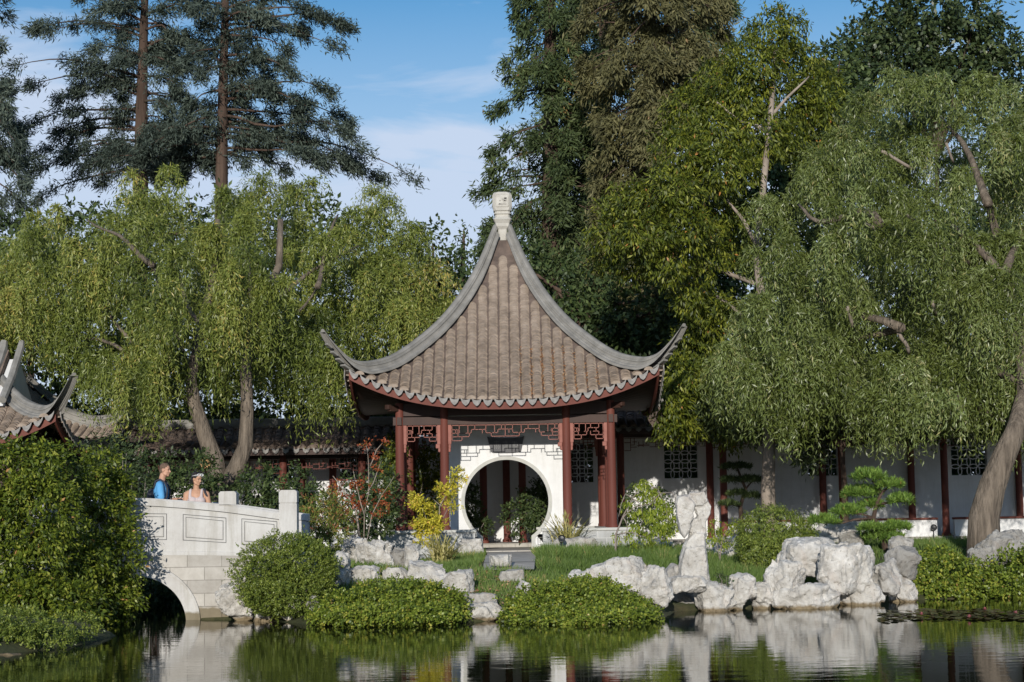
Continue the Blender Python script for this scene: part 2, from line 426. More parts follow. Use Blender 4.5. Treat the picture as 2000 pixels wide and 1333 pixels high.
idx = np.arange(nx_*ny_).reshape(ny_, nx_)
Q = np.stack([idx[:-1,:-1], idx[:-1,1:], idx[1:,1:], idx[1:,:-1]], -1).reshape(-1, 4)
me.vertices.add(len(V)); me.vertices.foreach_set('co', V.astype(np.float32).ravel())
me.loops.add(Q.size); me.loops.foreach_set('vertex_index', Q.astype(np.int32).ravel())
me.polygons.add(len(Q)); me.polygons.foreach_set('loop_start', np.arange(0, Q.size, 4, dtype=np.int32))
me.polygons.foreach_set('use_smooth', np.ones(len(Q), bool))
me.update(calc_edges=True)
mt, t, b = new_mat('soil_and_moss')
v = coords(t)
g1 = ramp(t, tnoise(t, v, 0.9, 7, 0.65), [(0.3,(0.035,0.045,0.014)),(0.5,(0.06,0.07,0.022)),(0.72,(0.12,0.10,0.05))])
g2 = ramp(t, tnoise(t, v, 14, 6, 0.7), [(0.3,(0.5,0.5,0.5)),(0.7,(1.25,1.2,1.1))])
t.links.new(mixc(t, 0.8, g1, g2, 'MULTIPLY'), b.inputs['Base Color']); b.inputs['Roughness'].default_value = 0.95
bump(t, b, tnoise(t, v, 22, 8, 0.75), 0.8, 0.05)
tag(link_mesh('ground', me, mt), kind='structure')

mt, t, b = new_mat('pond_water')
b.inputs['Base Color'].default_value = (0.010, 0.013, 0.005, 1)
b.inputs['Roughness'].default_value = 0.015; b.inputs['IOR'].default_value = 1.33
b.inputs['Specular IOR Level'].default_value = 0.5
c_ = t.nodes.new('ShaderNodeTexCoord')
mA = t.nodes.new('ShaderNodeMapping'); mA.inputs['Scale'].default_value = (0.9, 2.6, 1)
mA.inputs['Rotation'].default_value = (0,0,R(4))
t.links.new(c_.outputs['Object'], mA.inputs['Vector'])
w1 = tnoise(t, mA.outputs[0], 1.25, 3, 0.5)
mB = t.nodes.new('ShaderNodeMapping'); mB.inputs['Scale'].default_value = (0.6, 2.2, 1)
t.links.new(c_.outputs['Object'], mB.inputs['Vector'])
w2 = tnoise(t, mB.outputs[0], 4.2, 2, 0.5)
ad = t.nodes.new('ShaderNodeMath'); ad.operation = 'MULTIPLY_ADD'; ad.inputs[1].default_value = 0.35
t.links.new(w2, ad.inputs[0]); t.links.new(w1, ad.inputs[2])
bump(t, b, ad.outputs[0], 0.05, 0.045)
pm = MB().grid([[(-220,-9,0),(220,-9,0)],[(-220,62,0),(220,62,0)]])
tag(pm.build('pond', mt), kind='structure')

# path of grey paving from the lawn to the moon gate
rows = []
for i in range(25):
    f_ = i/24; Y = 36.6 + (48.6-36.6)*f_
    hw = 0.50 + 0.12*f_; xc = -0.14 + 0.06*math.sin(f_*3)
    zz = max(gz(xc-hw, Y), gz(xc, Y), gz(xc+hw, Y)) + 0.012
    rows.append([(xc-hw, Y, zz-0.1), (xc-hw, Y, zz), (xc+hw, Y, zz), (xc+hw, Y, zz-0.1)])
tag(MB().grid(rows).build('path', MAT['paving']), kind='structure')
# ------------------------------------------------------------------ pavilion
hipT = [0.2,0.547,0.975,1.506,2.12,2.711,3.286,3.62,3.892,4.165,4.30]
hipZ = [9.2,8.31,7.49,6.739,6.125,5.68,5.484,5.52,5.744,6.08,6.32]
zhip = catmull(hipT, hipZ)                       # top line of the hip ridge (height above the water)
RH = 0.30
def zhb(t): return zhip(t) - RH - 0.02
zcen = catmull([0.2,0.547,0.975,1.506,2.12,2.711,3.286,3.78],[8.83,7.93,7.10,6.34,5.68,5.16,4.76,4.47])
TE = 3.76
def zroof(x, t):
    a = min(abs(x)/max(t, 1e-6), 1.0)
    return zcen(t) + (zhb(t)-zcen(t))*a**2.6
def rotz(k): return Matrix.Rotation(k*math.pi/2, 4, 'Z')

def hip_ridge_mb(tmax, rh_of, zf):
    """moulded ridge swept along the hip, on the diagonal towards (+x,-y)"""
    prof = [(-0.30,-0.03),(-0.30,0.035),(-0.21,0.06),(-0.20,0.10),(-0.145,0.115),(-0.145,0.20),(-0.17,0.205),(-0.17,0.25),(-0.13,0.26),(-0.135,0.30),(-0.09,0.345),(0,0.36)]
    prof = prof + [(-a, c) for a, c in prof[-2::-1]]
    n = 64; rows = []
    sd = Vector((1,1,0)).normalized()
    for i in range(n+1):
        t = 0.20 + (tmax-0.20)*i/n
        p = Vector((t, -t, zf(t)))
        k = rh_of(t)
        wk = 0.78*min(1.0, 0.72 + 0.28*(t-0.2)/0.5) * (k*0.72+0.28)
        rows.append([p + sd*(a*wk) + Vector((0,0,(c-0.36)*k*0.84)) for a, c in prof])
    mb = MB().grid(rows)
    w = len(prof)
    mb.f.append(tuple(range(w))); mb.f.append(tuple(n*w+k for k in range(w))[::-1])
    return mb
def tile_rows_mb(pitch, n, te, zf, tmin, half=0.115, hh=0.09, ring=0.056, edge=0.24, dz=0.0):
    mb = MB(); arcs = 7
    for i in range(-n, n+1):
        x = i*pitch
        t0 = max(abs(x)+edge, tmin)
        if t0 > te-0.1: continue
        # resample by slope length
        ts = np.linspace(t0, te, 160); pts = [Vector((x, -tt, zf(x, tt)+dz)) for tt in ts]
        cum = [0]
        for a, b2 in zip(pts, pts[1:]): cum.append(cum[-1]+(b2-a).length)
        k = max(2, int(cum[-1]/ring)); rows = []
        rnd = random.Random(i*7+3)
        for j in range(k):
            jx = rnd.uniform(-0.008, 0.008); jh = rnd.uniform(0.90, 1.10)
            for e, sc in ((-0.28 if j else 0.0, 0.80), (1.0, 1.0)):
                s = cum[-1]*(j+e)/k
                tt = float(np.interp(s, cum, ts)); p = Vector((x+jx, -tt, zf(x, tt)+dz))
                rows.append([p + Vector((-half*sc*math.cos(math.pi*q/(arcs-1)), 0, hh*sc*jh*math.sin(math.pi*q/(arcs-1)) + (0.010 if e else 0.0))) for q in range(arcs)])
        o = len(mb.v); mb.grid(rows)
        nr = len(rows)
        mb.f.append(tuple(o+(nr-1)*arcs+q for q in range(arcs)))
        mb.f.append(tuple(o+q for q in range(arcs))[::-1])
    return mb
def drip_mb(pitch, n, te, zf, w=0.215, h=0.155):
    mb = MB()
    for i in range(-n, n):
        x = (i+0.5)*pitch
        if abs(x) > te-0.06: continue
        z = zf(x, te)
        sl = (zf(x+0.05, te)-zf(x-0.05, te))/0.1
        poly = [(-w/2,0.035),(-w*0.30,-0.005),(0,-0.018),(w*0.30,-0.005),(w/2,0.035),(w*0.49,-0.02),(w*0.36,-h*0.55),(w*0.17,-h*0.85),(0,-h),(-w*0.17,-h*0.85),(-w*0.36,-h*0.55),(-w*0.49,-0.02)]
        n2 = len(poly)
        vs = [Vector((x+a, -te-0.015-0.12*(-c), z+c+sl*a)) for a, c in poly] + [Vector((x+a, -te+0.012-0.12*(-c), z+c+sl*a)) for a, c in poly]
        fs = [tuple(range(n2)), tuple(range(2*n2-1, n2-1, -1))] + [(q, q+n2, (q+1)%n2+n2, (q+1)%n2) for q in range(n2)]
        mb.add(vs, fs)
    return mb
def deck_mb(te, zf, t0=0.22):
    """the pan tiles between the cover rows: a closed skin under the covers"""
    rows = []
    for j in range(30):
        t = t0 + (te-t0)*j/29
        rows.append([Vector((t*(-1+2*q/40), -t, zf(t*(-1+2*q/40), t))) for q in range(41)])
    return MB().grid(rows)
def fascia_mb(te, zf, top=-0.05, h=0.17, th=0.05, curve=None):
    rows = []
    for q in range(61):
        x = te*(-1+2*q/60); z = zf(x, te)+top
        rows.append([Vector((x,-te,z)), Vector((x,-te,z-h)), Vector((x,-te+th,z-h)), Vector((x,-te+th,z))])
    mb = MB()
    mb.grid([[r[k] for r in rows] for k in (0,1,2,3,0)])
    return mb

PX, PY = at(990, 1000, 47.4).x - 0.0, 47.545
G0 = 0.90
pav = thing('pavilion', 'square garden pavilion with upturned brown tiled roof, red columns and white moon gate wall', 'pavilion', (PX, PY, 0))
hw_ = 2.545
# roof
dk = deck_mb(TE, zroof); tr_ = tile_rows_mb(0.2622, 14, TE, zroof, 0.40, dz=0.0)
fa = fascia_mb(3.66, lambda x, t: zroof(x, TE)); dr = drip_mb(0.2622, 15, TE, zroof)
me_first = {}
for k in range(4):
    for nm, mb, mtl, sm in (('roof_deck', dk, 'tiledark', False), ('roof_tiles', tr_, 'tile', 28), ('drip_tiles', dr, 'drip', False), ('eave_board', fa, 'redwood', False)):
        if k == 0:
            o = mb.build(nm, MAT[mtl], pav, sm); me_first[nm] = o.data
        else:
            o = bpy.data.objects.new(nm, me_first[nm]); COL.objects.link(o); o.parent = pav
        o.rotation_euler = (0, 0, k*math.pi/2)
def rh_pav(t): return 1.0 if t < 3.3 else max(0.22, 1.0 - 0.78*(t-3.3)/0.95)
hr = hip_ridge_mb(4.22, rh_pav, zhip)
for k in range(4):
    o = hr.build('hip_ridge', MAT['ridge'], pav, 35) if k == 0 else bpy.data.objects.new('hip_ridge', me_first['hip'])
    if k == 0: me_first['hip'] = o.data
    else: COL.objects.link(o); o.parent = pav
    o.rotation_euler = (0, 0, k*math.pi/2)
    # stacked little tile lips under the flying tip
    lip = MB()
    for j in range(5):
        t = 3.62 + 0.115*j
        c = Vector((t, -t, zhip(t)-0.36*rh_pav(t)-0.03)); d1 = Vector((1,-1,0.75)).normalized(); s1 = Vector((1,1,0)).normalized()
        up = s1.cross(d1)
        if up.z < 0: up = -up
        Mx = Matrix((s1, d1, up)).transposed().to_4x4(); Mx.translation = c
        lip.bbox(-0.10+0.012*j, 0.10-0.012*j, -0.09, 0.09, -0.045, 0.0, 0.01, Mx)
    lo = lip.build('tip_tiles', MAT['ridge'], pav); lo.rotation_euler = (0, 0, k*math.pi/2)
MAT['carve'] = simple('worn_carving_stone', [(0.3,(0.28,0.265,0.235)),(0.75,(0.42,0.40,0.36))], 9, 0.85, 0.2, 30)
# finial: square stone block with chamfered corners on a waisted neck
def octo(hw, c, z): return [(-hw,-hw+c,z),(-hw+c,-hw,z),(hw-c,-hw,z),(hw,-hw+c,z),(hw,hw-c,z),(hw-c,hw,z),(-hw+c,hw,z),(-hw,hw-c,z)]
fb = MB()
prof = [(0.10,0.03,8.80),(0.12,0.03,9.08),(0.17,0.02,9.16),(0.18,0.02,9.235),(0.21,0.03,9.29),(0.235,0.03,9.33),(0.215,0.03,9.355),(0.185,0.04,9.40),(0.18,0.04,9.455),(0.215,0.04,9.475),(0.215,0.05,9.50),(0.19,0.05,9.51),(0.19,0.05,9.535),(0.228,0.07,9.56),(0.235,0.055,9.62),(0.235,0.055,9.98),(0.215,0.09,10.03),(0.19,0.10,10.045)]
rings = [octo(*p) for p in prof]
for r in rings: r.append(r[0])
fb.grid(rings); o_ = len(rings)-1
fb.f.append(tuple(o_*9+k for k in range(8)))
fo = fb.build('finial', MAT['finial'], pav)
pf = MB()
for k in range(4):
    q = rotz(k)
    pf.bbox(-0.165, 0.165, -0.25, -0.225, 9.64, 9.97, 0.02, q)
pf.build('carved_face', MAT['finial'], fo)
rs = random.Random(4); cf = MB()
for k in range(14):
    a, c = rs.uniform(-0.10,0.10), rs.uniform(9.70,9.90); w = rs.uniform(0.015,0.04)
    cf.bbox(a-w, a+w, -0.262, -0.246, c-w*0.7, c+w*0.7, 0.006)
cf.build('carving', MAT['carve'], fo)
# frame: columns, beams, soffit, rafters at the corners
colx = [-2.545,-1.47,1.47,2.545]
spots = set()
for a in colx:
    for s in (-2.545, 2.545): spots.add((a, s)); spots.add((s, a))
cm = None
for (a, c) in sorted(spots):
    if cm is None:
        cb = MB().lathe([(0.125,1.44),(0.125,1.50),(0.108,1.53),(0.110,2.4),(0.106,3.2),(0.100,4.5)], 20)
        o = cb.build('column', MAT['redwood'], pav, 40); cm = o.data
    else:
        o = bpy.data.objects.new('column', cm); COL.objects.link(o); o.parent = pav
    o.location = (a, c, 0)
bm_ = MB()
for k in range(4): bm_.box(-2.70, 2.70, -2.60, -2.49, 3.97, 4.16, rotz(k)); bm_.box(-2.62, 2.62, -2.58, -2.51, 4.19, 4.48, rotz(k))
bm_.build('beam', MAT['darkwood'], pav)
sf = MB()
for k in range(4):
    q = rotz(k)
    rows = []
    for j in range(31):
        x = -1 + 2*j/30
        zo = zroof(x*TE, TE) - 0.10
        rows.append([q @ Vector((x*3.62, -3.62, zo)), q @ Vector((x*2.4, -2.4, 4.46))])
    sf.grid(rows)
sf.box(-2.45, 2.45, -2.45, 2.45, 4.47, 4.53)
sf.build('soffit', MAT['darkwood'], pav)
for k in range(4):
    q = rotz(k) @ Matrix.Rotation(-math.pi/4, 4, 'Z')
    L0 = 2.545*math.sqrt(2)
    cr_ = MB().bbox(L0-0.3, L0+0.34, -0.06, 0.06, 4.30, 4.44, 0.012, q)
    cr_.bbox(L0+0.30, L0+0.42, -0.07, 0.07, 4.34, 4.46, 0.02, q)
    cr_.build('corner_rafter', MAT['darkwood'], pav)
# latticed friezes under the beam
def frieze(mb, x0, x1, y, ztop, seg, lens, thick=0.016):
    """lines in (u,v): u in metres from x0, v down from the top"""
    d = thick/2
    for (u0_, v0, u1, v1) in seg:
        a, b_ = sorted((u0_, u1)); c, e = sorted((v0, v1))
        mb.box(x0+a-d, x0+b_+d, y-d, y+d, ztop-e-d, ztop-c+d)
def fret(w, n, deep):
    """stepping fret: n units across w, drop pattern deep at both ends and a lighter step in the middle"""
    u = w/n; s = []
    s += [(0,0,w,0),(0,0,0,deep),(w,0,w,deep)]
    h1, h2, h3 = 0.105, 0.19, 0.275
    for i in range(n):
        a = i*u
        if i % 2 == 0:
            s += [(a,h1,a+u*0.55,h1),(a+u*0.55,0,a+u*0.55,h2),(a+u*0.55,h2,a+u,h2),(a+u*0.28,h1,a+u*0.28,h2)]
        else:
            s += [(a,h2,a+u*0.45,h2),(a+u*0.45,h1,a+u*0.45,h2),(a+u*0.45,h1,a+u,h1),(a+u*0.72,0,a+u*0.72,h1),(a+u*0.2,0,a+u*0.2,h2)]
    for sgn in (0, 1):
        def X(q): return q if sgn == 0 else w-q
        e = u*1.0
        s += [(X(0),h2,X(e),h2),(X(e*0.45),h1,X(e*0.45),h3),(X(0),h3,X(e*1.3),h3),(X(e*1.3),h2,X(e*1.3),h3),(X(0),deep,X(e*0.75),deep),(X(e*0.75),h3,X(e*0.75),deep)]
    if n >= 6:
        c = w/2
        s += [(c-u*1.05,h2,c-u*1.05,h3),(c-u*1.05,h3,c+u*1.05,h3),(c+u*1.05,h2,c+u*1.05,h3),(c,0,c,h3)]
    return s
for k in range(4):
    q = rotz(k)
    for (xa, xb, n) in ((-2.36,-1.655,3),(-1.285,1.285,8),(1.655,2.36,3)):
        if k == 2 and n == 8: pass
        f1 = MB(); frieze(f1, xa, xb, -2.545, 3.95, fret(xb-xa, n, 0.37), None)
        o = f1.build('lattice_frieze', MAT['redlat'], pav); o.rotation_euler = (0,0,k*math.pi/2)
        for e in (xa-0.055, xb+0.055):
            sgn = 1 if e < xa else -1
            br_ = MB().bbox(e-0.042, e+0.042, -2.585, -2.505, 3.50, 3.965, 0.008)
            br_.bbox(e-0.060+0.02*sgn, e+0.030, -2.575, -2.515, 3.40, 3.51, 0.02)
            br_.bbox(e-0.035-0.012*sgn, e+0.035-0.012*sgn, -2.57, -2.52, 3.31, 3.41, 0.02)
            o = br_.build('frieze_post', MAT['redlat'], pav); o.rotation_euler = (0,0,k*math.pi/2)
# low seat walls of grey brick with a pale slab on top
def seat(x0, x1, q, e=0.035):
    s_ = MB().box(x0, x1, -2.80, -2.35, G0-0.15, 1.375, q).build('seat_wall', MAT['greybrick'], pav)
    MB().bbox(x0-e, x1+e, -2.84, -2.31, 1.377, 1.445, 0.012, q).build('coping', MAT['gatestone'], s_)
seat(-3.02,-0.76, rotz(0)); seat(0.86,3.12, rotz(0))
for k in (1, 3): seat(-2.30, 2.30, rotz(k), 0.0)
seat(-2.80,-0.80, rotz(2)); seat(0.80,2.80, rotz(2))
fl = MB().box(-2.9, 2.9, -2.345, 2.345, G0-0.2, G0+0.025)
fl.build('floor', MAT['paving'], pav)
# moon gate wall
gr = 1.062; gc = 2.108; gy0, gy1 = -0.72, -0.44; WX = 1.44; ZT = 4.44; ZB = G0+0.026
leg = 0.62; a0 = -math.acos(leg/gr)          # where the circle meets the straight jambs
def gate_curve(r, lx, zb, n=56):
    pts = [(lx, zb)]
    a_s = -math.acos(min(1, lx/r))
    for i in range(n+1):
        a = a_s + (math.pi - 2*a_s)*i/n
        pts.append((r*math.cos(a), gc + r*math.sin(a)))
    pts.append((-lx, zb)); return pts
ci = gate_curve(gr, leg, ZB)
def outer_pt(p):
    x, z = p
    if z <= 1.25: return (math.copysign(WX, x), z if z > ZB+0.01 else ZB)
    dx, dz = x, z-gc
    k = min(WX/abs(dx) if dx else 1e9, ((ZT-gc)/dz) if dz > 0 else 1e9)
    return (dx*k, gc+dz*k)
gw = MB()
oc = [outer_pt(p) for p in ci]
# keep the corners square
rows = [[Vector((p[0], gy0, p[1])) for p in ci], [Vector((p[0], gy0, p[1])) for p in oc]]
gw.grid(rows); gw.grid([[Vector((v.x, gy1, v.z)) for v in r] for r in rows]); gw.grid([[Vector((p[0], gy0, p[1])) for p in ci],[Vector((p[0], gy1, p[1])) for p in ci]])
gw.box(-WX, WX, gy0+0.002, gy1-0.002, 4.0, ZT+0.03)
for s in (-1, 1): gw.box(min(s*WX, s*(WX-0.25)), max(s*WX, s*(WX-0.25)), gy0+0.002, gy1-0.002, ZB, ZT)
wall_o = gw.build('gate_wall', MAT['plaster'], pav)
fr = MB()
for y0, y1 in ((gy0-0.035, gy0+0.06), (gy1-0.06, gy1+0.03)):
    A = gate_curve(gr-0.012, leg-0.012, ZB); B_ = gate_curve(gr+0.075, leg+0.08, ZB)
    r1 = [Vector((p[0], y0, p[1])) for p in A]; r2 = [Vector((p[0], y0, p[1])) for p in B_]
    r3 = [Vector((p[0], y1, p[1])) for p in B_]; r4 = [Vector((p[0], y1, p[1])) for p in A]
    fr.grid([r1, r2, r3, r4, r1])
fr.build('gate_frame', MAT['gatestone'], wall_o, 30)
for s in (-1, 1):
    ky = MB()
    for (a, b_, c, e) in ((0.76,0.94,1.20,1.215),(0.76,0.775,1.02,1.20),(0.775,0.90,1.02,1.035),(0.885,0.90,1.035,1.15),(0.81,0.885,1.135,1.15),(0.81,0.825,1.07,1.135)):
        ky.box(min(s*a,s*b_), max(s*a,s*b_), gy0-0.008, gy0+0.01, c, e)
    ky.build('carved_key', MAT['groove'], wall_o)
pq = MB().prism([(-0.375,3.37),(-0.33,3.35),(-0.16,3.335),(0.16,3.335),(0.33,3.35),(0.375,3.37),(0.465,3.74),(0.40,3.725),(0.2,3.70),(-0.2,3.70),(-0.40,3.725),(-0.465,3.74)], gy0-0.075, gy0-0.02)
po = pq.build('name_board', MAT['plaque'], wall_o)
rs = random.Random(11)
for gx in (-0.23, 0.0, 0.23):
    pk = MB()
    for (a, b_, c, e) in ((-0.06,0.06,3.60,3.612),(-0.05,0.05,3.545,3.556),(-0.07,0.07,3.46,3.472),(-0.006,0.006,3.43,3.63),(-0.062,-0.05,3.42,3.53),(0.045,0.057,3.42,3.53)):
        j = rs.uniform(-0.015, 0.015); pk.box(gx+a+j, gx+b_+j, gy0-0.08, gy0-0.074, c+j, e+j)
    pk.build('carved_strokes', MAT['plaquemark'], po)
# ------------------------------------------------------------------ galleries behind the pavilion
def rect_lattice(mb, x0, x1, y, ztop, h, seed, th=0.018):
    """all-over fret of short bars hanging under a beam"""
    rnd = random.Random(seed); d = th/2
    def H(a, b_, z): mb.box(a, b_, y-d, y+d, z-d, z+d)
    def Vv(x, a, b_): mb.box(x-d, x+d, y-d*0.9, y+d*0.9, a, b_)
    H(x0, x1, ztop); n = max(2, int((x1-x0)/0.17)); u = (x1-x0)/n
    for i in range(n):
        a = x0+i*u; lo = h if (i in (0, n-1)) else h*0.72
        k = i % 4
        if k == 0: H(a, a+u, ztop-h*0.36); Vv(a+u, ztop-lo, ztop); H(a, a+u, ztop-lo)
        elif k == 1: H(a, a+u*0.6, ztop-h*0.55); Vv(a+u*0.6, ztop-h*0.55, ztop); H(a+u*0.3, a+u, ztop-h*0.30); H(a, a+u, ztop-lo)
        elif k == 2: Vv(a+u*0.3, ztop-lo, ztop-h*0.3); H(a+u*0.3, a+u, ztop-h*0.55); H(a, a+u, ztop-lo*0.86)
        else: Vv(a+u*0.5, ztop-h*0.5, ztop); H(a, a+u, ztop-h*0.5); Vv(a, ztop-lo, ztop-h*0.2); H(a, a+u, ztop-lo*0.86)
def ring_window(mb, x0, x1, y, z0, z1, rr=0.15, th=0.035):
    """interlocked rings of plaster filling a window"""
    nx = max(1, round((x1-x0)/(rr*1.6))); nz_ = max(1, round((z1-z0)/(rr*1.6)))
    for i in range(nx):
        for j in range(nz_):
            cx = x0+(i+0.5)*(x1-x0)/nx; cz = z0+(j+0.5)*(z1-z0)/nz_
            ax = (x1-x0)/nx*0.72; az = (z1-z0)/nz_*0.72
            ps = [(cx+ax*math.cos(a), y, cz+az*math.sin(a)) for a in np.linspace(0, 2*math.pi, 17)]
            mb.tube(ps, th*0.42, 5, cap=False)
    for a, b_, c, e in ((x0-0.02,x1+0.02,z1-0.01,z1+0.04),(x0-0.02,x1+0.02,z0-0.04,z0+0.01),(x0-0.04,x0+0.01,z0,z1),(x1-0.01,x1+0.04,z0,z1)):
        mb.box(a, b_, y-0.03, y+0.03, c, e)

def gallery(label, pa, pb, Yc, Yw, zeave, zridge, zfloor, col_front, col_back, wins, lowwall, frz):
    g = thing('gallery', label, 'gallery', (at(pa,1004,Yc).x, Yc, zfloor))
    x0, x1 = at(pa,1004,Yc).x, at(pb,1004,Yc).x
    # wall with window openings
    wb = MB(); w0 = x0-0.5; ztopw = zridge-0.3
    ws = sorted((at(px-w/2, 900, Yw).x, at(px+w/2, 900, Yw).x, at(px, py+h/2, Yw).z, at(px, py-h/2, Yw).z) for px, py, w, h in wins)
    cur = w0
    for a, b_, c, e in ws:
        wb.box(cur, a, Yw, Yw+0.25, zfloor-0.3, ztopw)
        wb.box(a, b_, Yw, Yw+0.25, zfloor-0.3, c); wb.box(a, b_, Yw, Yw+0.25, e, ztopw); cur = b_
    wb.box(cur, x1+1.0, Yw, Yw+0.25, zfloor-0.3, ztopw)
    wo = wb.build('wall', MAT['plaster'], g, world=True)
    for a, b_, c, e in ws:
        wl = MB(); ring_window(wl, a, b_, Yw+0.08, c, e)
        wl.build('lattice_window', MAT['plaster'], wo, 40, world=False) if False else None
        o = wl.build('lattice_window', MAT['plaster'], None, 40); o.parent = wo; o.matrix_parent_inverse = inv(g)
    # roof
    zs = [(0.0, zeave+0.10), (0.35, zeave+0.19), (0.7, zeave+0.36), (1.0, zridge)]
    zf = catmull([q[0] for q in zs], [q[1] for q in zs])
    Ye, Yr = Yc-0.85, (Yc+Yw)/2+0.1
    rb = MB(); rb.grid([[Vector((x, Ye+(Yr-Ye)*s, zf(s))) for x in (x0, x1)] for s in np.linspace(0,1,8)])
    rb.grid([[Vector((x, 2*Yr-Ye-(Yr-Ye)*s, zf(s))) for x in (x0, x1)] for s in np.linspace(0,1,8)])
    rb.build('roof_deck', MAT['tiledark'], g, world=True)
    tb = MB(); n = int((x1-x0)/0.27); rnd = random.Random(5)
    for i in range(n):
        x = x0+(i+0.5)*0.27; rows = []
        k = 26
        for j in range(k):
            jh = rnd.uniform(0.8, 1.2); jx = rnd.uniform(-0.012, 0.012)
            for e, sc in ((0.0,1.0),(1.25,0.80)):
                s = min(1.0,(j+e)/k); y = Ye+(Yr-Ye)*s; z = zf(s)
                rows.append([Vector((x+jx-0.115*sc*math.cos(math.pi*q/5), y, z+0.085*sc*jh*math.sin(math.pi*q/5))) for q in range(6)])
        o_ = len(tb.v); tb.grid(rows); tb.f.append(tuple(o_+q for q in range(6)))
    tb.build('roof_tiles', MAT['tilemid'], g, world=True)
    db = MB()
    for i in range(n+1):
        x = x0+i*0.27
        db.prism([(x-0.10,zeave+0.13),(x,zeave+0.08),(x+0.10,zeave+0.13),(x+0.07,zeave+0.02),(x,zeave-0.03),(x-0.07,zeave+0.02)], Ye-0.035, Ye-0.01)
    db.build('drip_tiles', MAT['drip'], g, world=True)
    rg = MB().bbox(x0, x1, Yr-0.10, Yr+0.10, zridge-0.05, zridge+0.22, 0.03); rg.box(x0, x1, Yr-0.14, Yr+0.14, zridge+0.02, zridge+0.07)
    rg.build('roof_ridge', MAT['ridge'], g, world=True)
    MB().box(x0, x1, Ye+0.03, Ye+0.08, zeave-0.06, zeave+0.07).build('eave_board', MAT['darkwood'], g, world=True)
    cb = MB().box(x0, x1, Ye+0.09, Yw-0.01, zeave+0.02, zeave+0.07); cb.box(x0, x1, Yc-0.06, Yc+0.06, zeave-0.14, zeave+0.015)
    cb.build('ceiling', MAT['darkwood'], g, world=True)
    for lst, y in ((col_front, Yc), (col_back, Yw-0.13)):
        for px in lst:
            x = at(px, 940, y).x
            o = MB().lathe([(0.135,zfloor-0.1),(0.135,zfloor+0.08),(0.10,zfloor+0.12),(0.10,zeave+0.015)], 14, (x,y,0)).build('column', MAT['redwood'], g, 40, world=True)
    cx = sorted(at(px, 940, Yc).x for px in col_front)
    for a, b_ in zip(cx, cx[1:]):
        fz = MB(); rect_lattice(fz, a+0.11, b_-0.11, Yc, zeave-0.16, frz, int(a*10) & 255)
        fz.build('lattice_frieze', MAT['redwood'], g, world=True)
    for pa2, pb2 in lowwall:
        a, b_ = at(pa2,1030,Yc-0.1).x, at(pb2,1030,Yc-0.1).x
        lw_ = MB().box(a, b_, Yc-0.26, Yc-0.12, zfloor-0.3, zfloor+0.47); lo = lw_.build('low_wall', MAT['plaster'], g, world=True)
        o = MB().bbox(a-0.02, b_+0.02, Yc-0.33, Yc-0.05, zfloor+0.472, zfloor+0.53, 0.012).build('coping', MAT['redwood'], None)
        o.parent = lo; o.matrix_parent_inverse = inv(g)
    MB().box(x0, x1, Yc-0.7, Yw-0.01, zfloor-0.25, zfloor+0.02).build('floor', MAT['paving'], g, world=True)
    return g
gallery('long white walled gallery with ring lattice windows under the right willow', 880, 2560, 51.2, 53.0, 3.98, 4.75, 1.0,
        [944, 1020, 1213, 1413, 1645, 1845, 2060, 2270, 2470], [989, 1387, 1607, 1780, 1990],
        [(1137,905,44,76),(1330,893,66,84),(1607,893,58,74),(1893,893,70,72)],
        [(1440,1628),(1665,1828),(1862,2500)], 0.34)
gallery('dark tiled gallery roof on red columns behind the bridge and left willow', 215, 800, 50.6, 52.6, 3.52, 4.32, 1.0,
        [262, 408, 553, 707, 790], [300, 590, 650], [(545,910,60,60),(690,905,54,60)], [(560,700)], 0.36)

# ------------------------------------------------------------------ halls at the left edge
HX = at(-165, 800, 45).x
hall = thing('hall', 'grey tiled hall corner with curved ridge and white gable at left edge', 'building', (HX, 47.545, 0))
for k in (0, 1, 2, 3):
    for nm in ('roof_deck', 'roof_tiles', 'drip_tiles', 'eave_board'):
        o = bpy.data.objects.new(nm, me_first[nm]); COL.objects.link(o); o.parent = hall
        o.rotation_euler = (0,0,k*math.pi/2); o.location = (0,0,-0.88)
    o = bpy.data.objects.new('hip_ridge', me_first['hip']); COL.objects.link(o); o.parent = hall
    o.rotation_euler = (0,0,k*math.pi/2); o.location = (0,0,-0.93)
hb = MB()
hb.box(-2.6, 2.6, -2.6, 2.6, 0.6, 3.4)
hb.build('wall', MAT['darkwood'], hall)
gx_ = at(38, 706, 46.3).x-HX; gzt = at(38, 702, 46.3).z; gzb = at(38, 800, 46.3).z
yl = lambda Y: Y-47.545
def xprism(mb, poly, x0, x1):
    n = len(poly); vs = [(x0, y, z) for y, z in poly]+[(x1, y, z) for y, z in poly]
    return mb.add(vs, [tuple(range(n)), tuple(range(2*n-1, n-1, -1))]+[(i, i+n, (i+1) % n+n, (i+1) % n) for i in range(n)])
xprism(MB(), [(yl(44.8), gzb), (yl(47.9), gzb), (yl(46.3), gzt)], gx_-0.25, gx_).build('gable_wall', MAT['plaster'], hall)
g2 = MB(); xprism(g2, [(yl(44.7), gzb-0.1), (yl(46.3), gzt+0.02), (yl(48.0), gzb-0.1), (yl(48.0), gzb+0.12), (yl(46.3), gzt+0.24), (yl(44.7), gzb+0.12)], gx_-3.0, gx_-0.26)
g2.build('upper_roof', MAT['tilemid'], hall)
for ya, dx, w in ((44.7, 0.02, 0.10), (44.7, -0.42, 0.13)):
    MB().tube([(gx_+dx, yl(ya), gzb+0.14), (gx_+dx, yl(45.5), (gzb+gzt)/2+0.10), (gx_+dx, yl(46.3), gzt+0.26), (gx_+dx, yl(46.42), gzt+0.45)], [w, w, w*0.95, w*0.7], 8).build('barge_ridge', MAT['ridge'], hall, 40)
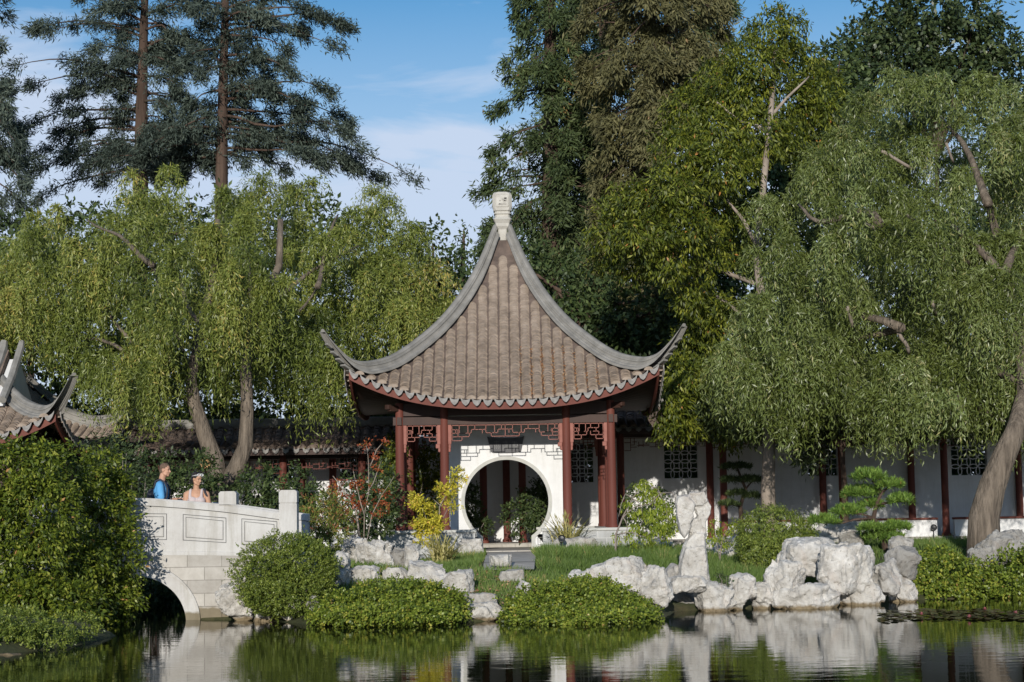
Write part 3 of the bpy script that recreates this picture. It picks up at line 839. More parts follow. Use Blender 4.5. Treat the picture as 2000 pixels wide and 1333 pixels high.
s0 = at(185, 830, 48.5)
gt = thing('gate_roof', 'low pale tiled roof with upswept ridge between hall and willow trunk', 'roof', (s0.x, 48.5, 0))
cv = catmull([95,130,160,190,220,243,256],[772,795,806,811.5,807,796,786])
rows = []
for px in np.linspace(100, 250, 26):
    p = at(px, float(cv(px)), 48.5); k = 1.0 if px < 225 else 1.0-0.7*(px-225)/25
    rows.append([Vector((p.x, 48.5+a, p.z+c*k)) for a, c in ((-0.15,-0.40),(-0.15,-0.28),(-0.11,-0.27),(-0.11,-0.14),(-0.14,-0.13),(-0.14,-0.09),(-0.08,-0.02),(0,0),(0.1,-0.03),(0.14,-0.13),(0.14,-0.4))])
MB().grid(rows).build('roof_ridge', MAT['ridge'], gt, 35, world=True)
tb = MB(); dk2 = []
for i in range(9):
    px = 108+i*14.5; p = at(px, float(cv(px)), 48.5); z1 = p.z-0.34; z0_ = p.z*0.3+0.7*(at(150,795,48.5).z)-0.86
    rws = []
    for j in range(20):
        for e, sc in ((0,0.86),(1,1.0)):
            s = (j+e)/20; y = 48.4-1.25*s; z = z1+(z0_-z1)*(1-(1-s)**1.3)
            rws.append([Vector((p.x-0.085*sc*math.cos(math.pi*q/5), y, z+0.07*sc*math.sin(math.pi*q/5))) for q in range(6)])
    tb.grid(rws); dk2.append([Vector((p.x, 48.4, z1-0.01)), Vector((p.x, 47.1, z0_-0.01)), Vector((p.x, 47.1, z0_-0.16))])
tb.build('roof_tiles', MAT['tile'], gt, world=True)
MB().grid(dk2).build('roof_deck', MAT['tiledark'], gt, world=True)
for px in (118, 205): MB().lathe([(0.11,0.8),(0.10,3.55)], 12, (at(px,830,47.9).x, 47.9, 0)).build('post', MAT['darkwood'], gt, world=True)

# ------------------------------------------------------------------ bridge
BY0, BY1 = 33.8, 36.1
bx = lambda px: at(px, 1010, BY0).x
bz = lambda px, py: at(px, py, BY0).z
br = thing('bridge', 'pale stone arched footbridge with panelled parapet at left of pond', 'bridge', (bx(265), BY0, 0))
XC = bx(265); XR = bx(578); XL = 2*XC-XR
top = catmull([XL, XC-(bx(420)-XC), bx(265), bx(330), bx(420), bx(470), bx(546), XR], [bz(580,1003), bz(420,983), bz(265,973.5), bz(330,976), bz(420,983.5), bz(470,989.5), bz(546,1000), bz(580,1004)])
def topz(x): return top(x) if x > XC else top(2*XC-x)
zb0 = bz(420, 1087)
def basez(x): return zb0 + 0.04 - 0.010*(x-XC)**2
deckz = lambda x: topz(x) - 1.08
RA, ZA = 0.93, -0.05            # arch radius and springing height
def arch_z(x):
    u = abs(x-XC); return ZA + math.sqrt(max(RA*RA-u*u, 0)) if u < RA else ZA
# spandrel walls and barrel
ab = MB()
angs = [math.pi*i/28 for i in range(29)]
arc = [(XC-RA*math.cos(a), ZA-0.5 if i in (0,28) else ZA+RA*math.sin(a)*0.92) for i, a in enumerate(angs)]
XB0, XB1 = XL-0.6, XR+0.15
for y in (BY0, BY1):
    ab.grid([[Vector((x, y, z)) for x, z in arc], [Vector((x, y, basez(x))) for x, z in arc]])
    ab.grid([[Vector((XB0,y,-0.6)), Vector((XC-RA,y,-0.6))],[Vector((XB0,y,basez(XB0))), Vector((XC-RA,y,basez(XC-RA)))]])
    ab.grid([[Vector((x,y,-0.6)) for x in np.linspace(XC+RA,XB1,8)],[Vector((x,y,basez(x))) for x in np.linspace(XC+RA,XB1,8)]])
ab.grid([[Vector((x, BY0, z)) for x, z in arc], [Vector((x, BY1, z)) for x, z in arc]])
for x in (XB0, XB1): ab.grid([[Vector((x,BY0,-0.6)),Vector((x,BY1,-0.6))],[Vector((x,BY0,basez(x))),Vector((x,BY1,basez(x)))]])
ab.build('arch_wall', MAT['blocks'], br, world=True, fix=False)
rb_ = MB()
for (r1, r2, y0, y1) in ((RA-0.015, RA+0.20, BY0-0.03, BY0+0.12), (RA+0.20, RA+0.245, BY0-0.055, BY0+0.05)):
    rr = []
    for i in range(41):
        a = math.pi*i/40; c, s = -math.cos(a), math.sin(a)*0.92
        z0_ = ZA if 0 < i < 40 else ZA-0.4
        rr.append([Vector((XC+c*r, y, z0_+s*r)) for r, y in ((r1,y0),(r2,y0),(r2,y1),(r1,y1),(r1,y0))])
    rb_.grid(rr)
rb_.build('arch_ring', MAT['bridge'], br, 40, world=True)
dkb = MB()
xs_ = np.linspace(XL-0.5, XR+0.1, 40)
dkb.grid([[Vector((x, BY0+0.05, deckz(x))), Vector((x, BY1-0.05, deckz(x))), Vector((x, BY1-0.05, deckz(x)-0.12)), Vector((x, BY0+0.05, deckz(x)-0.12))] for x in xs_])
dkb.build('deck', MAT['paving'], br, world=True)
def parapet(y0, y1, front):
    pp = MB(); xs2 = np.linspace(XL, XR, 60); cope = 0.135
    rows = [[Vector((x, y0, basez(x)-0.004)), Vector((x, y0, topz(x)-cope-0.012)), Vector((x, y1, topz(x)-cope-0.012)), Vector((x, y1, basez(x)-0.004)), Vector((x, y0, basez(x)-0.004))] for x in xs2]
    pp.grid(rows); po = pp.build('parapet', MAT['bridge'], br, world=True)
    cpg = MB(); rows = []
    for x in xs2:
        z1, z0_ = topz(x), topz(x)-cope
        rows.append([Vector((x,y0-0.03,z0_)), Vector((x,y0-0.03,z1-0.035)), Vector((x,y0-0.005,z1)), Vector((x,y1+0.005,z1)), Vector((x,y1+0.03,z1-0.035)), Vector((x,y1+0.03,z0_)), Vector((x,y0-0.03,z0_))])
    cpg.grid(rows); cpg.f.append(tuple(len(cpg.v)-7+k for k in range(6))); cpg.f.append((5,4,3,2,1,0))
    cpg.build('coping', MAT['bridge'], br, 30, world=True)
    fo = MB(); fo.grid([[Vector((x,y0-0.012,basez(x)-0.004)), Vector((x,y0-0.012,basez(x)+0.055)), Vector((x,y0+0.01,basez(x)+0.075))] for x in xs2]); 
    fo.build('base_moulding', MAT['bridge'], br, world=True)
    gv = MB()
    gv.grid([[Vector((x,y0-0.006,topz(x)-cope-0.013)), Vector((x,y0-0.006,topz(x)-cope+0.001))] for x in xs2])
    gv.build('coping_joint', MAT['groove'], br, world=True)
    # panels with a double incised border following the slope of the rail
    for (pa, pb, ta, tb2, ba, bb) in ((204,326,1001.5,1003.5,1056,1055),(357,442,1004.5,1011.5,1056,1061),(471.5,541.5,1013,1018.5,1064,1067)):
        for mir in (0, 1):
            if mir and (not front or pa == 204): continue
            def W(px, py):
                x = bx(px); z = bz(px, py)
                return ((2*XC-x) if mir else x, z)
            pts = [W(pa,ba), W(pb,bb), W(pb,tb2), W(pa,ta)]
            cx = sum(p[0] for p in pts)/4; cz = sum(p[1] for p in pts)/4
            pn = MB()
            def inset(k):
                return [(p[0]-math.copysign(k, p[0]-cx), p[1]-math.copysign(k, p[1]-cz)) for p in pts]
            pn.prism(inset(0.07), y0-0.008, y0+0.02)
            pno = pn.build('panel', MAT['bridge'], br, world=True)
            jb = MB()
            for k, w in ((0.0, 0.013), (0.052, 0.011)):
                a, b_ = inset(k), inset(k+w)
                for i in range(4):
                    j = (i+1) % 4
                    jb.add([(a[i][0],y0-0.004-k*0.01,a[i][1]),(a[j][0],y0-0.004-k*0.01,a[j][1]),(b_[j][0],y0-0.004-k*0.01,b_[j][1]),(b_[i][0],y0-0.004-k*0.01,b_[i][1])],[(0,1,2,3)])
            o = jb.build('panel_border', MAT['groove'], None); o.parent = pno; o.matrix_parent_inverse = inv(br)
            if pa == 204 and not mir and front:
                rs = random.Random(3); ch = MB()
                for gx in (272, 291, 310):
                    for q in range(6):
                        p = W(gx+rs.uniform(-5,5), 1020+q*3.4); w = rs.uniform(0.02,0.05)
                        if q % 2: ch.box(p[0]-0.006, p[0]+0.006, y0-0.0095, y0-0.006, p[1]-w, p[1]+w*0.5)
                        else: ch.box(p[0]-w, p[0]+w, y0-0.0095, y0-0.006, p[1]-0.005, p[1]+0.005)
                o = ch.build('worn_carving', MAT['gatestone'], None); o.parent = pno; o.matrix_parent_inverse = inv(br)
    # posts
    for px in ((445, 563) if front else ()):
        for s in (0, 1):
            x = bx(px); x = (2*XC-x) if s else x
            z1 = bz(445, 960) if px == 445 else bz(563, 957.5)
            hwid = 0.158 if px == 445 else 0.162
            zc = topz(x)+0.003 if px == 445 else z1-0.225
            pb2 = MB(); Mx = Matrix.Translation((x, (y0+y1)/2, 0))
            oc = [( -hwid, 0.0),(hwid, 0.0),(hwid, z1-zc-0.035),(hwid-0.035, z1-zc),(-hwid+0.035, z1-zc),(-hwid, z1-zc-0.035)]
            pb2.prism([(a, c+zc) for a, c in oc], -0.16, 0.16, Mx)
            if px == 563:
                pb2.bbox(-hwid+0.012, hwid-0.012, -0.148, 0.148, zc-0.02, zc, 0.004, Mx)
                pb2.bbox(-hwid, hwid, -0.16, 0.16, 0.55, zc-0.02, 0.008, Mx)
            pb2.build('post', MAT['bridge'], br, world=True)
parapet(BY0+0.005, BY0+0.21, True)
parapet(BY1-0.21, BY1-0.005, False)
# ------------------------------------------------------------------ foliage builders
def pblob(px, py, rx, ry, Y, depth=0.8):
    """crown lobe: centre seen at (px,py), radii in photo pixels, at distance Y"""
    p = at(px, py, Y); k = Y/F_PX
    return (p.x, p.y, p.z, rx*k, max(rx, ry)*k*depth, ry*k)
STRAY = 0.22
def lobe_twigs(rng, blobs, per_m2, shell=0.72, jitter=0.25, low=0.0):
    """twig positions and outward directions spread through lobes"""
    P = []; U = []
    for (x, y, z, a, b_, c) in blobs:
        n = max(6, int(per_m2*4*math.pi*((a*b_)**1.6/3+(a*c)**1.6/3+(b_*c)**1.6/3)**(1/1.6)))
        u = unit(rng, n)
        # lumpy outline: a few random bumps per lobe
        q = unit(rng, 9); amp = rng.uniform(-0.22, 0.25, 9)
        bump_ = (np.exp((u @ q.T - 1)*7.0) * amp).sum(1)
        r = (shell + (1-shell)*rng.random(n)**0.6) * (1 + bump_) * (1 + rng.normal(0, jitter*0.3, n)) * (1 + (rng.random(n) < 0.05)*rng.random(n)*STRAY)
        p = np.stack([x+u[:,0]*r*a, y+u[:,1]*r*b_, z+u[:,2]*r*c], 1)
        P.append(p); U.append(u)
    return np.concatenate(P), np.concatenate(U)
def twig_leaves(rng, T, U, k, tl, L, W, spread=0.9, droop=0.4, out=0.8, updir=0.0):
    """k leaves along each short twig"""
    n = len(T)
    d = U*out + unit(rng, n)*0.7 + np.array([0,0,-droop+updir]); d /= np.linalg.norm(d, axis=1, keepdims=True)
    s = rng.random((n, k)); base = T[:,None,:] + d[:,None,:]*(s[...,None]-0.3)*tl
    base = base + rng.normal(0, tl*0.16, (n, k, 3))
    dd = d[:,None,:]*0.8 + rng.normal(0, spread, (n, k, 3))*0.75 + np.array([0,0,-droop])
    nn = U[:,None,:]*0.7 + np.array([0,0,0.5]) + rng.normal(0, 0.45, (n, k, 3))
    Ls = L*rng.uniform(0.7, 1.25, (n, k)); tw = rng.normal(0, 0.17, n)[:,None] + rng.random((n, k))*0.8+0.1
    return (base.reshape(-1,3), dd.reshape(-1,3), nn.reshape(-1,3), Ls.ravel(), (Ls*W/L).ravel(), np.where(rng.random((n, k)) < 0.006, 1.0, np.clip(tw,0,0.955)).ravel())
def crown(name, blobs, mat, parent, seed, per_m2, k, tl, L, W, droop=0.4, shell=0.6, spread=0.9, out=0.8, updir=0.0, fill=0.0, clip=None):
    rng = np.random.default_rng(seed)
    T, U = lobe_twigs(rng, blobs, per_m2, shell)
    T[:,2] = np.maximum(T[:,2], hfun(T[:,0], T[:,1])+0.05) if clip is None else np.maximum(T[:,2], clip)
    P, D, N, Ls, Ws, tn = twig_leaves(rng, T, U, k, tl, L, W, spread, droop, out, updir)
    return leaf_mesh(name, P, D, N, Ls, Ws, mat, parent, tn)
def limb(rng, a, b_, sag=0.0, wob=0.08, n=9):
    a = np.array(a, float); b_ = np.array(b_, float); L = np.linalg.norm(b_-a)
    ph = rng.uniform(0, 6.28, 3); am = rng.normal(0, wob*L, 3); pts = []
    for i in range(n):
        s = i/(n-1); p = a+(b_-a)*s; e = math.sin(math.pi*s)
        p = p + e*am*np.sin(ph+s*4) + np.array([0,0,-sag*e]); pts.append(tuple(p))
    return pts
def trunk_obj(name, paths, mat, parent, n=10):
    mb = MB()
    for pts, r0_, r1_ in paths:
        k = len(pts); mb.tube(pts, [r0_+(r1_-r0_)*(i/(k-1))**0.8 for i in range(k)], n)
    return mb.build(name, mat, parent, True, world=True)

MAT['willow'] = leaf_mat('willow_leaf', [(0.0,(0.040,0.054,0.010)),(0.45,(0.108,0.124,0.022)),(0.82,(0.195,0.200,0.044)),(0.97,(0.28,0.245,0.065)),(1.0,(0.36,0.23,0.06))], 0.18, 0.42, 0.4)
MAT['willow_grey'] = leaf_mat('silver_willow_leaf', [(0.0,(0.034,0.044,0.009)),(0.45,(0.092,0.105,0.020)),(0.8,(0.155,0.18,0.062)),(0.97,(0.24,0.24,0.11)),(1.0,(0.28,0.21,0.07))], 0.2, 0.4, 0.45)
MAT['broad'] = leaf_mat('glossy_broad_leaf', [(0.0,(0.024,0.034,0.005)),(0.45,(0.064,0.078,0.008)),(0.85,(0.140,0.145,0.015)),(0.98,(0.22,0.21,0.03)),(1.0,(0.35,0.15,0.04))], 0.22, 0.5, 0.4)
MAT['cedar'] = leaf_mat('blue_grey_needles', [(0.0,(0.024,0.031,0.025)),(0.5,(0.056,0.068,0.054)),(1.0,(0.115,0.128,0.098))], 0.12, 0.6, 0.2)
MAT['redw'] = leaf_mat('dark_redwood_needles', [(0.0,(0.025,0.036,0.015)),(0.5,(0.058,0.075,0.028)),(0.98,(0.11,0.12,0.045)),(1.0,(0.34,0.13,0.05))], 0.15, 0.55, 0.25)
MAT['redwbrown'] = leaf_mat('olive_brown_needles', [(0.0,(0.048,0.043,0.020)),(0.5,(0.11,0.097,0.042)),(0.95,(0.18,0.147,0.07)),(1.0,(0.26,0.15,0.08))], 0.15, 0.6, 0.2)
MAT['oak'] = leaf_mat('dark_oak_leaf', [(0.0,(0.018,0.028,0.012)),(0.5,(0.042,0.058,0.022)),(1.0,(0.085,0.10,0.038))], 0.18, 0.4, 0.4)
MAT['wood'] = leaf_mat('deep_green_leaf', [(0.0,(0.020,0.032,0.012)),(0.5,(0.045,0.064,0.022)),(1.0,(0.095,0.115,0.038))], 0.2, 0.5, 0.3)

# ------------------------------------------------------------------ willows: boughs that end in fountains of hanging shoots
def willow_crown(name, boughs, mat, parent, seed, n_per, step=0.075, L=0.135, W=0.024, clipz=None, lift=0.25):
    """boughs: (x,y,z, reach, length)"""
    rng = np.random.default_rng(seed); PP=[];DD=[];NN=[];TT=[]
    for (x, y, z, reach, ln) in boughs:
        if rng.random() < 0.12: continue
        n = int(n_per*(0.30+0.95*reach)*rng.uniform(0.8,1.25)); tb = rng.normal(0, 0.15)
        az = rng.uniform(0, 2*math.pi, n)
        rr = reach*(0.15+0.85*rng.random(n)**0.6); le = ln*rng.uniform(0.45, 1.15, n); up = lift*reach*rng.uniform(0.2, 2.2, n)
        tot = np.sqrt(rr**2+le**2)*1.1
        k = np.maximum((tot/step).astype(int), 4)
        for i in range(n):
            s = (np.arange(k[i])+rng.random(k[i])*0.6)/k[i]
            h = rr[i]*(1-(1-s)**2.2)
            px = x+math.cos(az[i])*h; py = y+math.sin(az[i])*h*0.9
            pz = z+up[i]*np.sin(np.minimum(s*2.2,1)*math.pi*0.75) - le[i]*s**2.0
            wx = rng.normal(0,0.05)
            pz = pz; px = px+wx*s*s*le[i]
            P = np.stack([px,py,pz],1)
            tg = np.gradient(P, axis=0); tg /= np.maximum(np.linalg.norm(tg,axis=1,keepdims=True),1e-6)
            d = tg*0.62 + rng.normal(0,0.50,(len(s),3)) + np.array([0,0,-0.12])
            nn = np.array([math.cos(az[i])*0.4, math.sin(az[i])*0.4-0.35, 0.45]) + rng.normal(0,0.5,(len(s),3))
            PP.append(P+rng.normal(0,0.018,P.shape)); DD.append(d); NN.append(nn)
            TT.append(np.clip(0.5+tb+rng.normal(0,0.08)+rng.normal(0,0.17,len(s)),0,0.985)+ (rng.random(len(s))<0.012)*0.015)
    P=np.concatenate(PP);D=np.concatenate(DD);N=np.concatenate(NN);T=np.concatenate(TT)
    if clipz is not None:
        keep = P[:,2] > clipz; P,D,N,T = P[keep],D[keep],N[keep],T[keep]
    Ls = L*rng.uniform(0.65,1.25,len(P))
    return leaf_mesh(name,P,D,N,Ls,W*Ls/L,mat,parent,T,0.42)
def bough_px(rng, px, py, Y, reach_px, len_px, dy=1.2):
    y = Y + rng.uniform(-dy, dy); p = at(px, py, y)
    return (p.x, y, p.z, reach_px*y/F_PX, len_px*y/F_PX)

# left willow -------------------------------------------------------
rng = np.random.default_rng(21)
def outline(xs_, ys_): return lambda x: float(np.interp(x, xs_, ys_))
lw_top = outline([-120,0,30,90,150,230,300,420,500,560,620,690,760,830,880,915],[520,470,430,395,372,345,330,352,345,340,348,372,392,440,520,600])
lw_bot = outline([-120,0,120,240,330,420,520,600,650,700,760,830,900],[715,715,720,820,820,800,790,790,810,720,710,710,670])
def heads(rng, xs_, top_, bot_, Yc, sp, back, backY):
    """limb ends spread over the crown at very different depths, each with a few fountains"""
    out_ = []
    for px in np.arange(xs_[0], xs_[1], sp):
        py = top_(px)+rng.uniform(12, 40)
        while py < bot_(px)-55:
            q = px+rng.uniform(-0.5,0.5)*sp; t_, b_ = top_(q), bot_(q); p2 = max(py, t_+14)
            frac = min(1, max(0, (p2-t_)/max(60, b_-t_)))
            Yh = Yc(q) - 2.0*math.sin(min(frac*1.5+0.15,1)*math.pi*0.5) + rng.uniform(-1.7,1.7)
            if rng.random() > 0.10:
                for j in range(rng.integers(2, 5)):
                    ln = rng.uniform(60,110) if frac < 0.25 else rng.uniform(75,175)
                    ln = max(50, min(ln, b_+40-p2))
                    out_.append(bough_px(rng, q+rng.normal(0,20), p2+rng.normal(0,15), Yh, rng.uniform(24,58), ln, 0.35))
            py += sp*rng.uniform(0.75,1.25)
    for _ in range(back):
        q = rng.uniform(*xs_); t_, b_ = top_(q), bot_(q)
        out_.append(bough_px(rng, q, rng.uniform(t_+45, b_-60), backY, 62, 95, 0.9))
    return out_
bs = heads(rng, (-110,905), lw_top, lw_bot, lambda q: 46.4+(4.4 if q > 690 else 3.0 if q > 545 else 2.6 if q < 215 else 0), 74, 90, 49.6)
# strands hanging low over the bridge and beside the pavilion
for (q, y, ln) in ((300,690,140),(345,700,125),(255,690,135),(610,660,170),(640,690,140),(656,690,130),(575,640,140),(215,700,120),(505,650,140),(470,640,150)):
    bs.append(bough_px(rng, q, y, 45.2, 34, ln, 0.4))
for (q, y, ln) in ((140,690,130),(172,700,120),(160,735,130),(235,735,120),(205,690,110)): bs.append(bough_px(rng, q, y, 43.1, 22, ln, 0.2))
wl = thing('willow_tree', 'broad yellow green willow on two grey trunks behind the bridge', 'tree', (at(445,1000,45.0).x, 45.0, gz(at(445,1000,45.0).x, 45.0)))
T0 = at(432,1000,45.0); base = (T0.x, 45.0, wl.location.z-0.2)
def A3(px, py, Y): p = at(px, py, Y); return (p.x, p.y, p.z)
paths = [([base, A3(428,955,45.0), A3(420,900,45.0), A3(400,850,45.0), A3(380,790,45.1), A3(372,740,45.2), A3(395,640,45.4), A3(420,520,45.6), A3(425,430,45.8)], 0.30, 0.07),
         ([A3(436,960,45.0), A3(462,915,44.9), A3(480,870,44.9), A3(483,800,44.9), A3(480,720,45.0), A3(500,610,45.2), A3(545,520,45.4), A3(548,430,45.6)], 0.25, 0.07)]
for a, b_ in (((372,740),(300,520)),((372,740),(170,560)),((395,640),(330,480)),((480,720),(620,560)),((500,610),(700,480)),((500,610),(470,450)),((380,790),(120,640)),((300,520),(170,430)),((620,560),(660,420))):
    paths.append((limb(rng, A3(*a,45.4), A3(*b_,47.4+rng.uniform(-0.6,0.8)), 0.0, 0.06), 0.08, 0.02))
trunk_obj('trunk', paths, MAT['bark'], wl, 12)
for (px, py, sz) in ((401,904,0.14),):
    p = at(px, py, 44.72)
    cutm = simple('fresh_cut_wood', [(0.3,(0.27,0.15,0.06)),(0.7,(0.40,0.25,0.11))], 9, 0.8, 0.0)
    Mx = Matrix.Translation(p) @ Matrix.Rotation(R(80),4,'X')
    cm_ = MB(); cm_.tube([Mx @ Vector((0,0,-0.25)), Mx @ Vector((0,0,0.0))], [sz, sz], 14); cm_.build('pruning_cut', cutm, wl, 40, world=True)
willow_crown('crown', bs, MAT['willow'], wl, 5, 76, L=0.13, W=0.026, clipz=2.3)

# right willow ------------------------------------------------------
rng = np.random.default_rng(33)
rw_top = outline([1395,1420,1470,1530,1600,1650,1700,1760,1830,1900,2000,2120],[690,600,480,330,255,225,165,140,138,132,150,210])
rw_bot = outline([1395,1440,1500,1540,1600,1700,1800,1900,2000,2120],[790,830,860,850,845,850,850,840,860,870])
bs = heads(rng, (1400,2125), rw_top, rw_bot, lambda q: 44.6, 70, 85, 47.6)
for _ in range(46):
    q = rng.uniform(1400, 2110)
    bs.append(bough_px(rng, q, rng.uniform(690, 800), 46.8, 55, 75, 1.4))
for _ in range(60):  # extra deep boughs added to shade the gallery columns
    q = rng.uniform(1330, 2110)
    bs.append(bough_px(rng, q, rng.uniform(735, 815), 48.0, 52, 62, 1.0))
for _ in range(60):  # extra front boughs added to keep sun off the gallery wall
    q = rng.uniform(1420, 2110)
    bs.append(bough_px(rng, q, rng.uniform(690, 775), 44.0, 46, 75, 0.8))
for (q, y, ln) in ((1415,680,140),(1440,690,150),(1480,720,150),(1510,720,160),(1535,700,110),(1640,720,150),(1730,740,160),(1722,700,130),(1900,740,150),(1930,720,150),(1960,750,130),(1570,690,110),(1850,740,90)):
    bs.append(bough_px(rng, q, y, 42.4, 30, ln, 0.4))
Yr = 41.0
T0 = at(1918,1050,Yr)
wr = thing('willow_tree', 'large silvery green willow with leaning rough trunk at right', 'tree', (T0.x, Yr, gz(T0.x, Yr)))
paths = [([(T0.x, Yr, wr.location.z-0.25), A3(1922,1010,Yr), A3(1938,950,Yr), A3(1962,890,Yr), A3(1985,840,Yr), A3(2002,770,Yr+0.8), A3(1995,660,Yr+1.8), A3(1970,540,Yr+2.6), A3(1930,400,Yr+3.4)], 0.40, 0.09)]
for a, b_ in (((1985,840),(1760,640)),((1960,890),(2060,740)),((1985,660),(1720,440)),((2000,760),(1820,560)),((1960,540),(1760,330)),((1930,400),(1840,230)),((1960,540),(2060,320)),((1760,640),(1520,560)),((1720,440),(1560,400)),((1760,640),(1600,700))):
    paths.append((limb(rng, A3(*a,Yr+1.2), A3(*b_,44.6+rng.uniform(-0.5,1.0)), -0.15, 0.07), 0.11, 0.03))
trunk_obj('trunk', paths, MAT['bark'], wr, 14)
for (a, b_, r_) in (((1722,295),(1782,330),0.05),((1690,438),(1728,455),0.05),((1770,420),(1795,436),0.045),((1848,280),(1862,318),0.04),((1655,600),(1665,640),0.05),((1905,580),(1925,640),0.09),((1755,650),(1775,690),0.06),((1870,770),(1880,800),0.06),((1820,590),(1830,615),0.05)):
    MB().tube(limb(rng, A3(*a,42.35), A3(*b_,42.75), 0, 0.04, 5), [r_*0.8]*5, 7).build('bare_stub', MAT['barkpale'], wr, True, world=True)
willow_crown('crown', bs, MAT['willow_grey'], wr, 6, 76, L=0.135, W=0.026, clipz=2.35)

# ------------------------------------------------------------------ broadleaf tree right of the pavilion
rng = np.random.default_rng(8)
Yb = 49.0
_rb = random.Random(5)
def bl(px, py, rx, ry, dy=0.0, Y=Yb): return pblob(px, py, rx*0.86, ry*0.8, Y+dy*1.8+_rb.uniform(-1.0,1.0), 0.75)
bt = thing('broadleaf_tree', 'tall glossy yellow green broadleaf tree between pavilion roof and right willow', 'tree', (at(1499,1000,47.5).x, 47.5, 0.9))
blobs = [bl(1515,60,70,62), bl(1470,120,75,58,-.5), bl(1560,125,62,60,.4), bl(1440,185,80,55,-.4), bl(1530,200,85,60), bl(1400,165,52,60,.6), bl(1605,190,50,60,.8),
         bl(1345,215,60,62,.3), bl(1390,255,78,52,-.7), bl(1480,270,85,60,-.4), bl(1575,270,70,60,.3), bl(1330,300,62,55,-.5), bl(1415,330,75,52,-.8), bl(1310,370,65,48,-1),
         bl(1260,390,60,42,-1.1), bl(1215,400,52,45,-.9), bl(1195,455,48,45,-.6), bl(1260,455,62,45,-1.1), bl(1340,440,66,50,-.9), bl(1405,410,62,50,-.5), bl(1235,510,55,42,-.7), bl(1300,515,55,42,-.6), bl(1180,500,30,30,-.4),
         bl(1375,500,50,48), bl(1440,470,40,60,.6), bl(1390,600,60,55,.6), bl(1345,575,40,42,.2), bl(1360,660,55,50,.2), bl(1330,740,60,55,-.6), bl(1300,790,45,48,-.8), bl(1385,730,45,55,.3), bl(1370,810,60,48,-.5), bl(1320,830,48,34,-.7), bl(1420,840,40,34,0)]
trunk_obj('trunk', [([A3(1502,1010,47.5)[:2]+(0.7,), A3(1500,950,47.5), A3(1502,880,47.5), A3(1496,780,47.6), A3(1490,600,47.8), A3(1478,500,47.5), A3(1487,400,47.8), A3(1505,230,48.6), A3(1515,90,49)], 0.21, 0.06),
     (limb(rng, A3(1480,480,47.5), A3(1420,390,47.9), 0, 0.05), 0.07, 0.03), (limb(rng, A3(1490,560,47.9), A3(1310,440,50.2), 0.2, 0.05), 0.07, 0.03), (limb(rng, A3(1490,640,47.9), A3(1360,560,50.2), 0.1, 0.05), 0.06, 0.03), (limb(rng, A3(1503,230,48.6), A3(1580,150,49), 0.0, 0.05), 0.06, 0.02), (limb(rng, A3(1500,260,48.5), A3(1400,200,48.6), 0.0, 0.05), 0.06, 0.02), (limb(rng, A3(1492,700,47.7), A3(1345,760,48.4), 0.1, 0.05), 0.06, 0.02)], MAT['barkpale'], bt, 10)
crown('crown', blobs, MAT['broad'], bt, 81, 34, 13, 0.36, 0.155, 0.046, droop=0.55, shell=0.55, spread=0.7)

# ------------------------------------------------------------------ conifers built of boughs with needle sprays
def spray_tree(parent, branches, mat, seed, w0, tuft, L, W, hang, per=1.0, bark=None, thick=0.09, flat=0.35, k=5, upb=0.25):
    """branches: (points of the limb, half width of the bough in metres)"""
    rng = np.random.default_rng(seed); mb = MB(); PP=[];DD=[];NN=[];TT=[]
    for pts, hw in branches:
        pts = np.array(pts); seg = np.linalg.norm(np.diff(pts,axis=0),axis=1); tot = seg.sum(); cum = np.concatenate([[0],np.cumsum(seg)])
        nb = len(pts); mb.tube([tuple(p) for p in pts], [thick*(1-0.85*i/(nb-1))*min(1.0,tot/4+0.3) for i in range(nb)], 6)
        tint_b = rng.normal(0,0.10)
        nt_ = int(tot/0.16*per*rng.uniform(0.75,1.2))
        cen = np.concatenate([rng.uniform(0.08, 0.95, max(3, int(tot*1.4))), [0.90, 0.99]])
        for j in range(nt_):
            s = float(np.clip(rng.choice(cen)+rng.normal(0, 0.035), 0.03, 1.03)); q = np.array([np.interp(s*tot, cum, pts[:,c]) for c in range(3)])
            tg = pts[-1]-pts[max(0,nb-4)]; tg = tg/np.linalg.norm(tg)
            sd = np.cross(tg,[0,0,1]); nsd = np.linalg.norm(sd); sd = sd/nsd if nsd > 1e-6 else np.array([1,0,0.])
            sgn = rng.choice([-1,1]); wl_ = hw*(0.25+0.75*math.sin(math.pi*min(1,0.15+s*0.85)))*rng.uniform(0.35,1.1)
            dirv = sd*sgn*0.85+tg*rng.uniform(0.2,0.8); dirv /= np.linalg.norm(dirv)
            m_ = max(2,int(wl_/tuft))
            u = (np.arange(m_)+rng.random(m_))/m_
            base = q+dirv*(u*wl_)[:,None]; base[:,2] += upb*wl_*u*(1-u)*2 - hang*wl_*u**1.7 + rng.normal(0,flat*0.25,m_)
            B = np.repeat(base,k,0)+rng.normal(0,0.05+0.3*L,(m_*k,3))
            d = dirv*0.8+tg*0.3+rng.normal(0,0.55,(m_*k,3)); hangm = rng.random(m_*k) < 0.45
            d[:,2] += np.where(hangm, -1.1*hang-0.2, 0.35*(1-hang))
            PP.append(B);DD.append(d);NN.append(np.array([0,-0.35,0.75])+rng.normal(0,0.5,(m_*k,3)))
            TT.append(np.clip(0.45+tint_b+rng.normal(0,0.18,m_*k),0,0.99)+0.01*(rng.random(m_*k)<0.004))
    P=np.concatenate(PP);D=np.concatenate(DD);N=np.concatenate(NN);T=np.concatenate(TT)
    Ls=L*rng.uniform(0.6,1.3,len(P))
    mb.build('limbs', bark or MAT['barkdark'], parent, True, world=True)
    return leaf_mesh('crown',P,D,N,Ls,W*Ls/L,mat,parent,T,0.4)
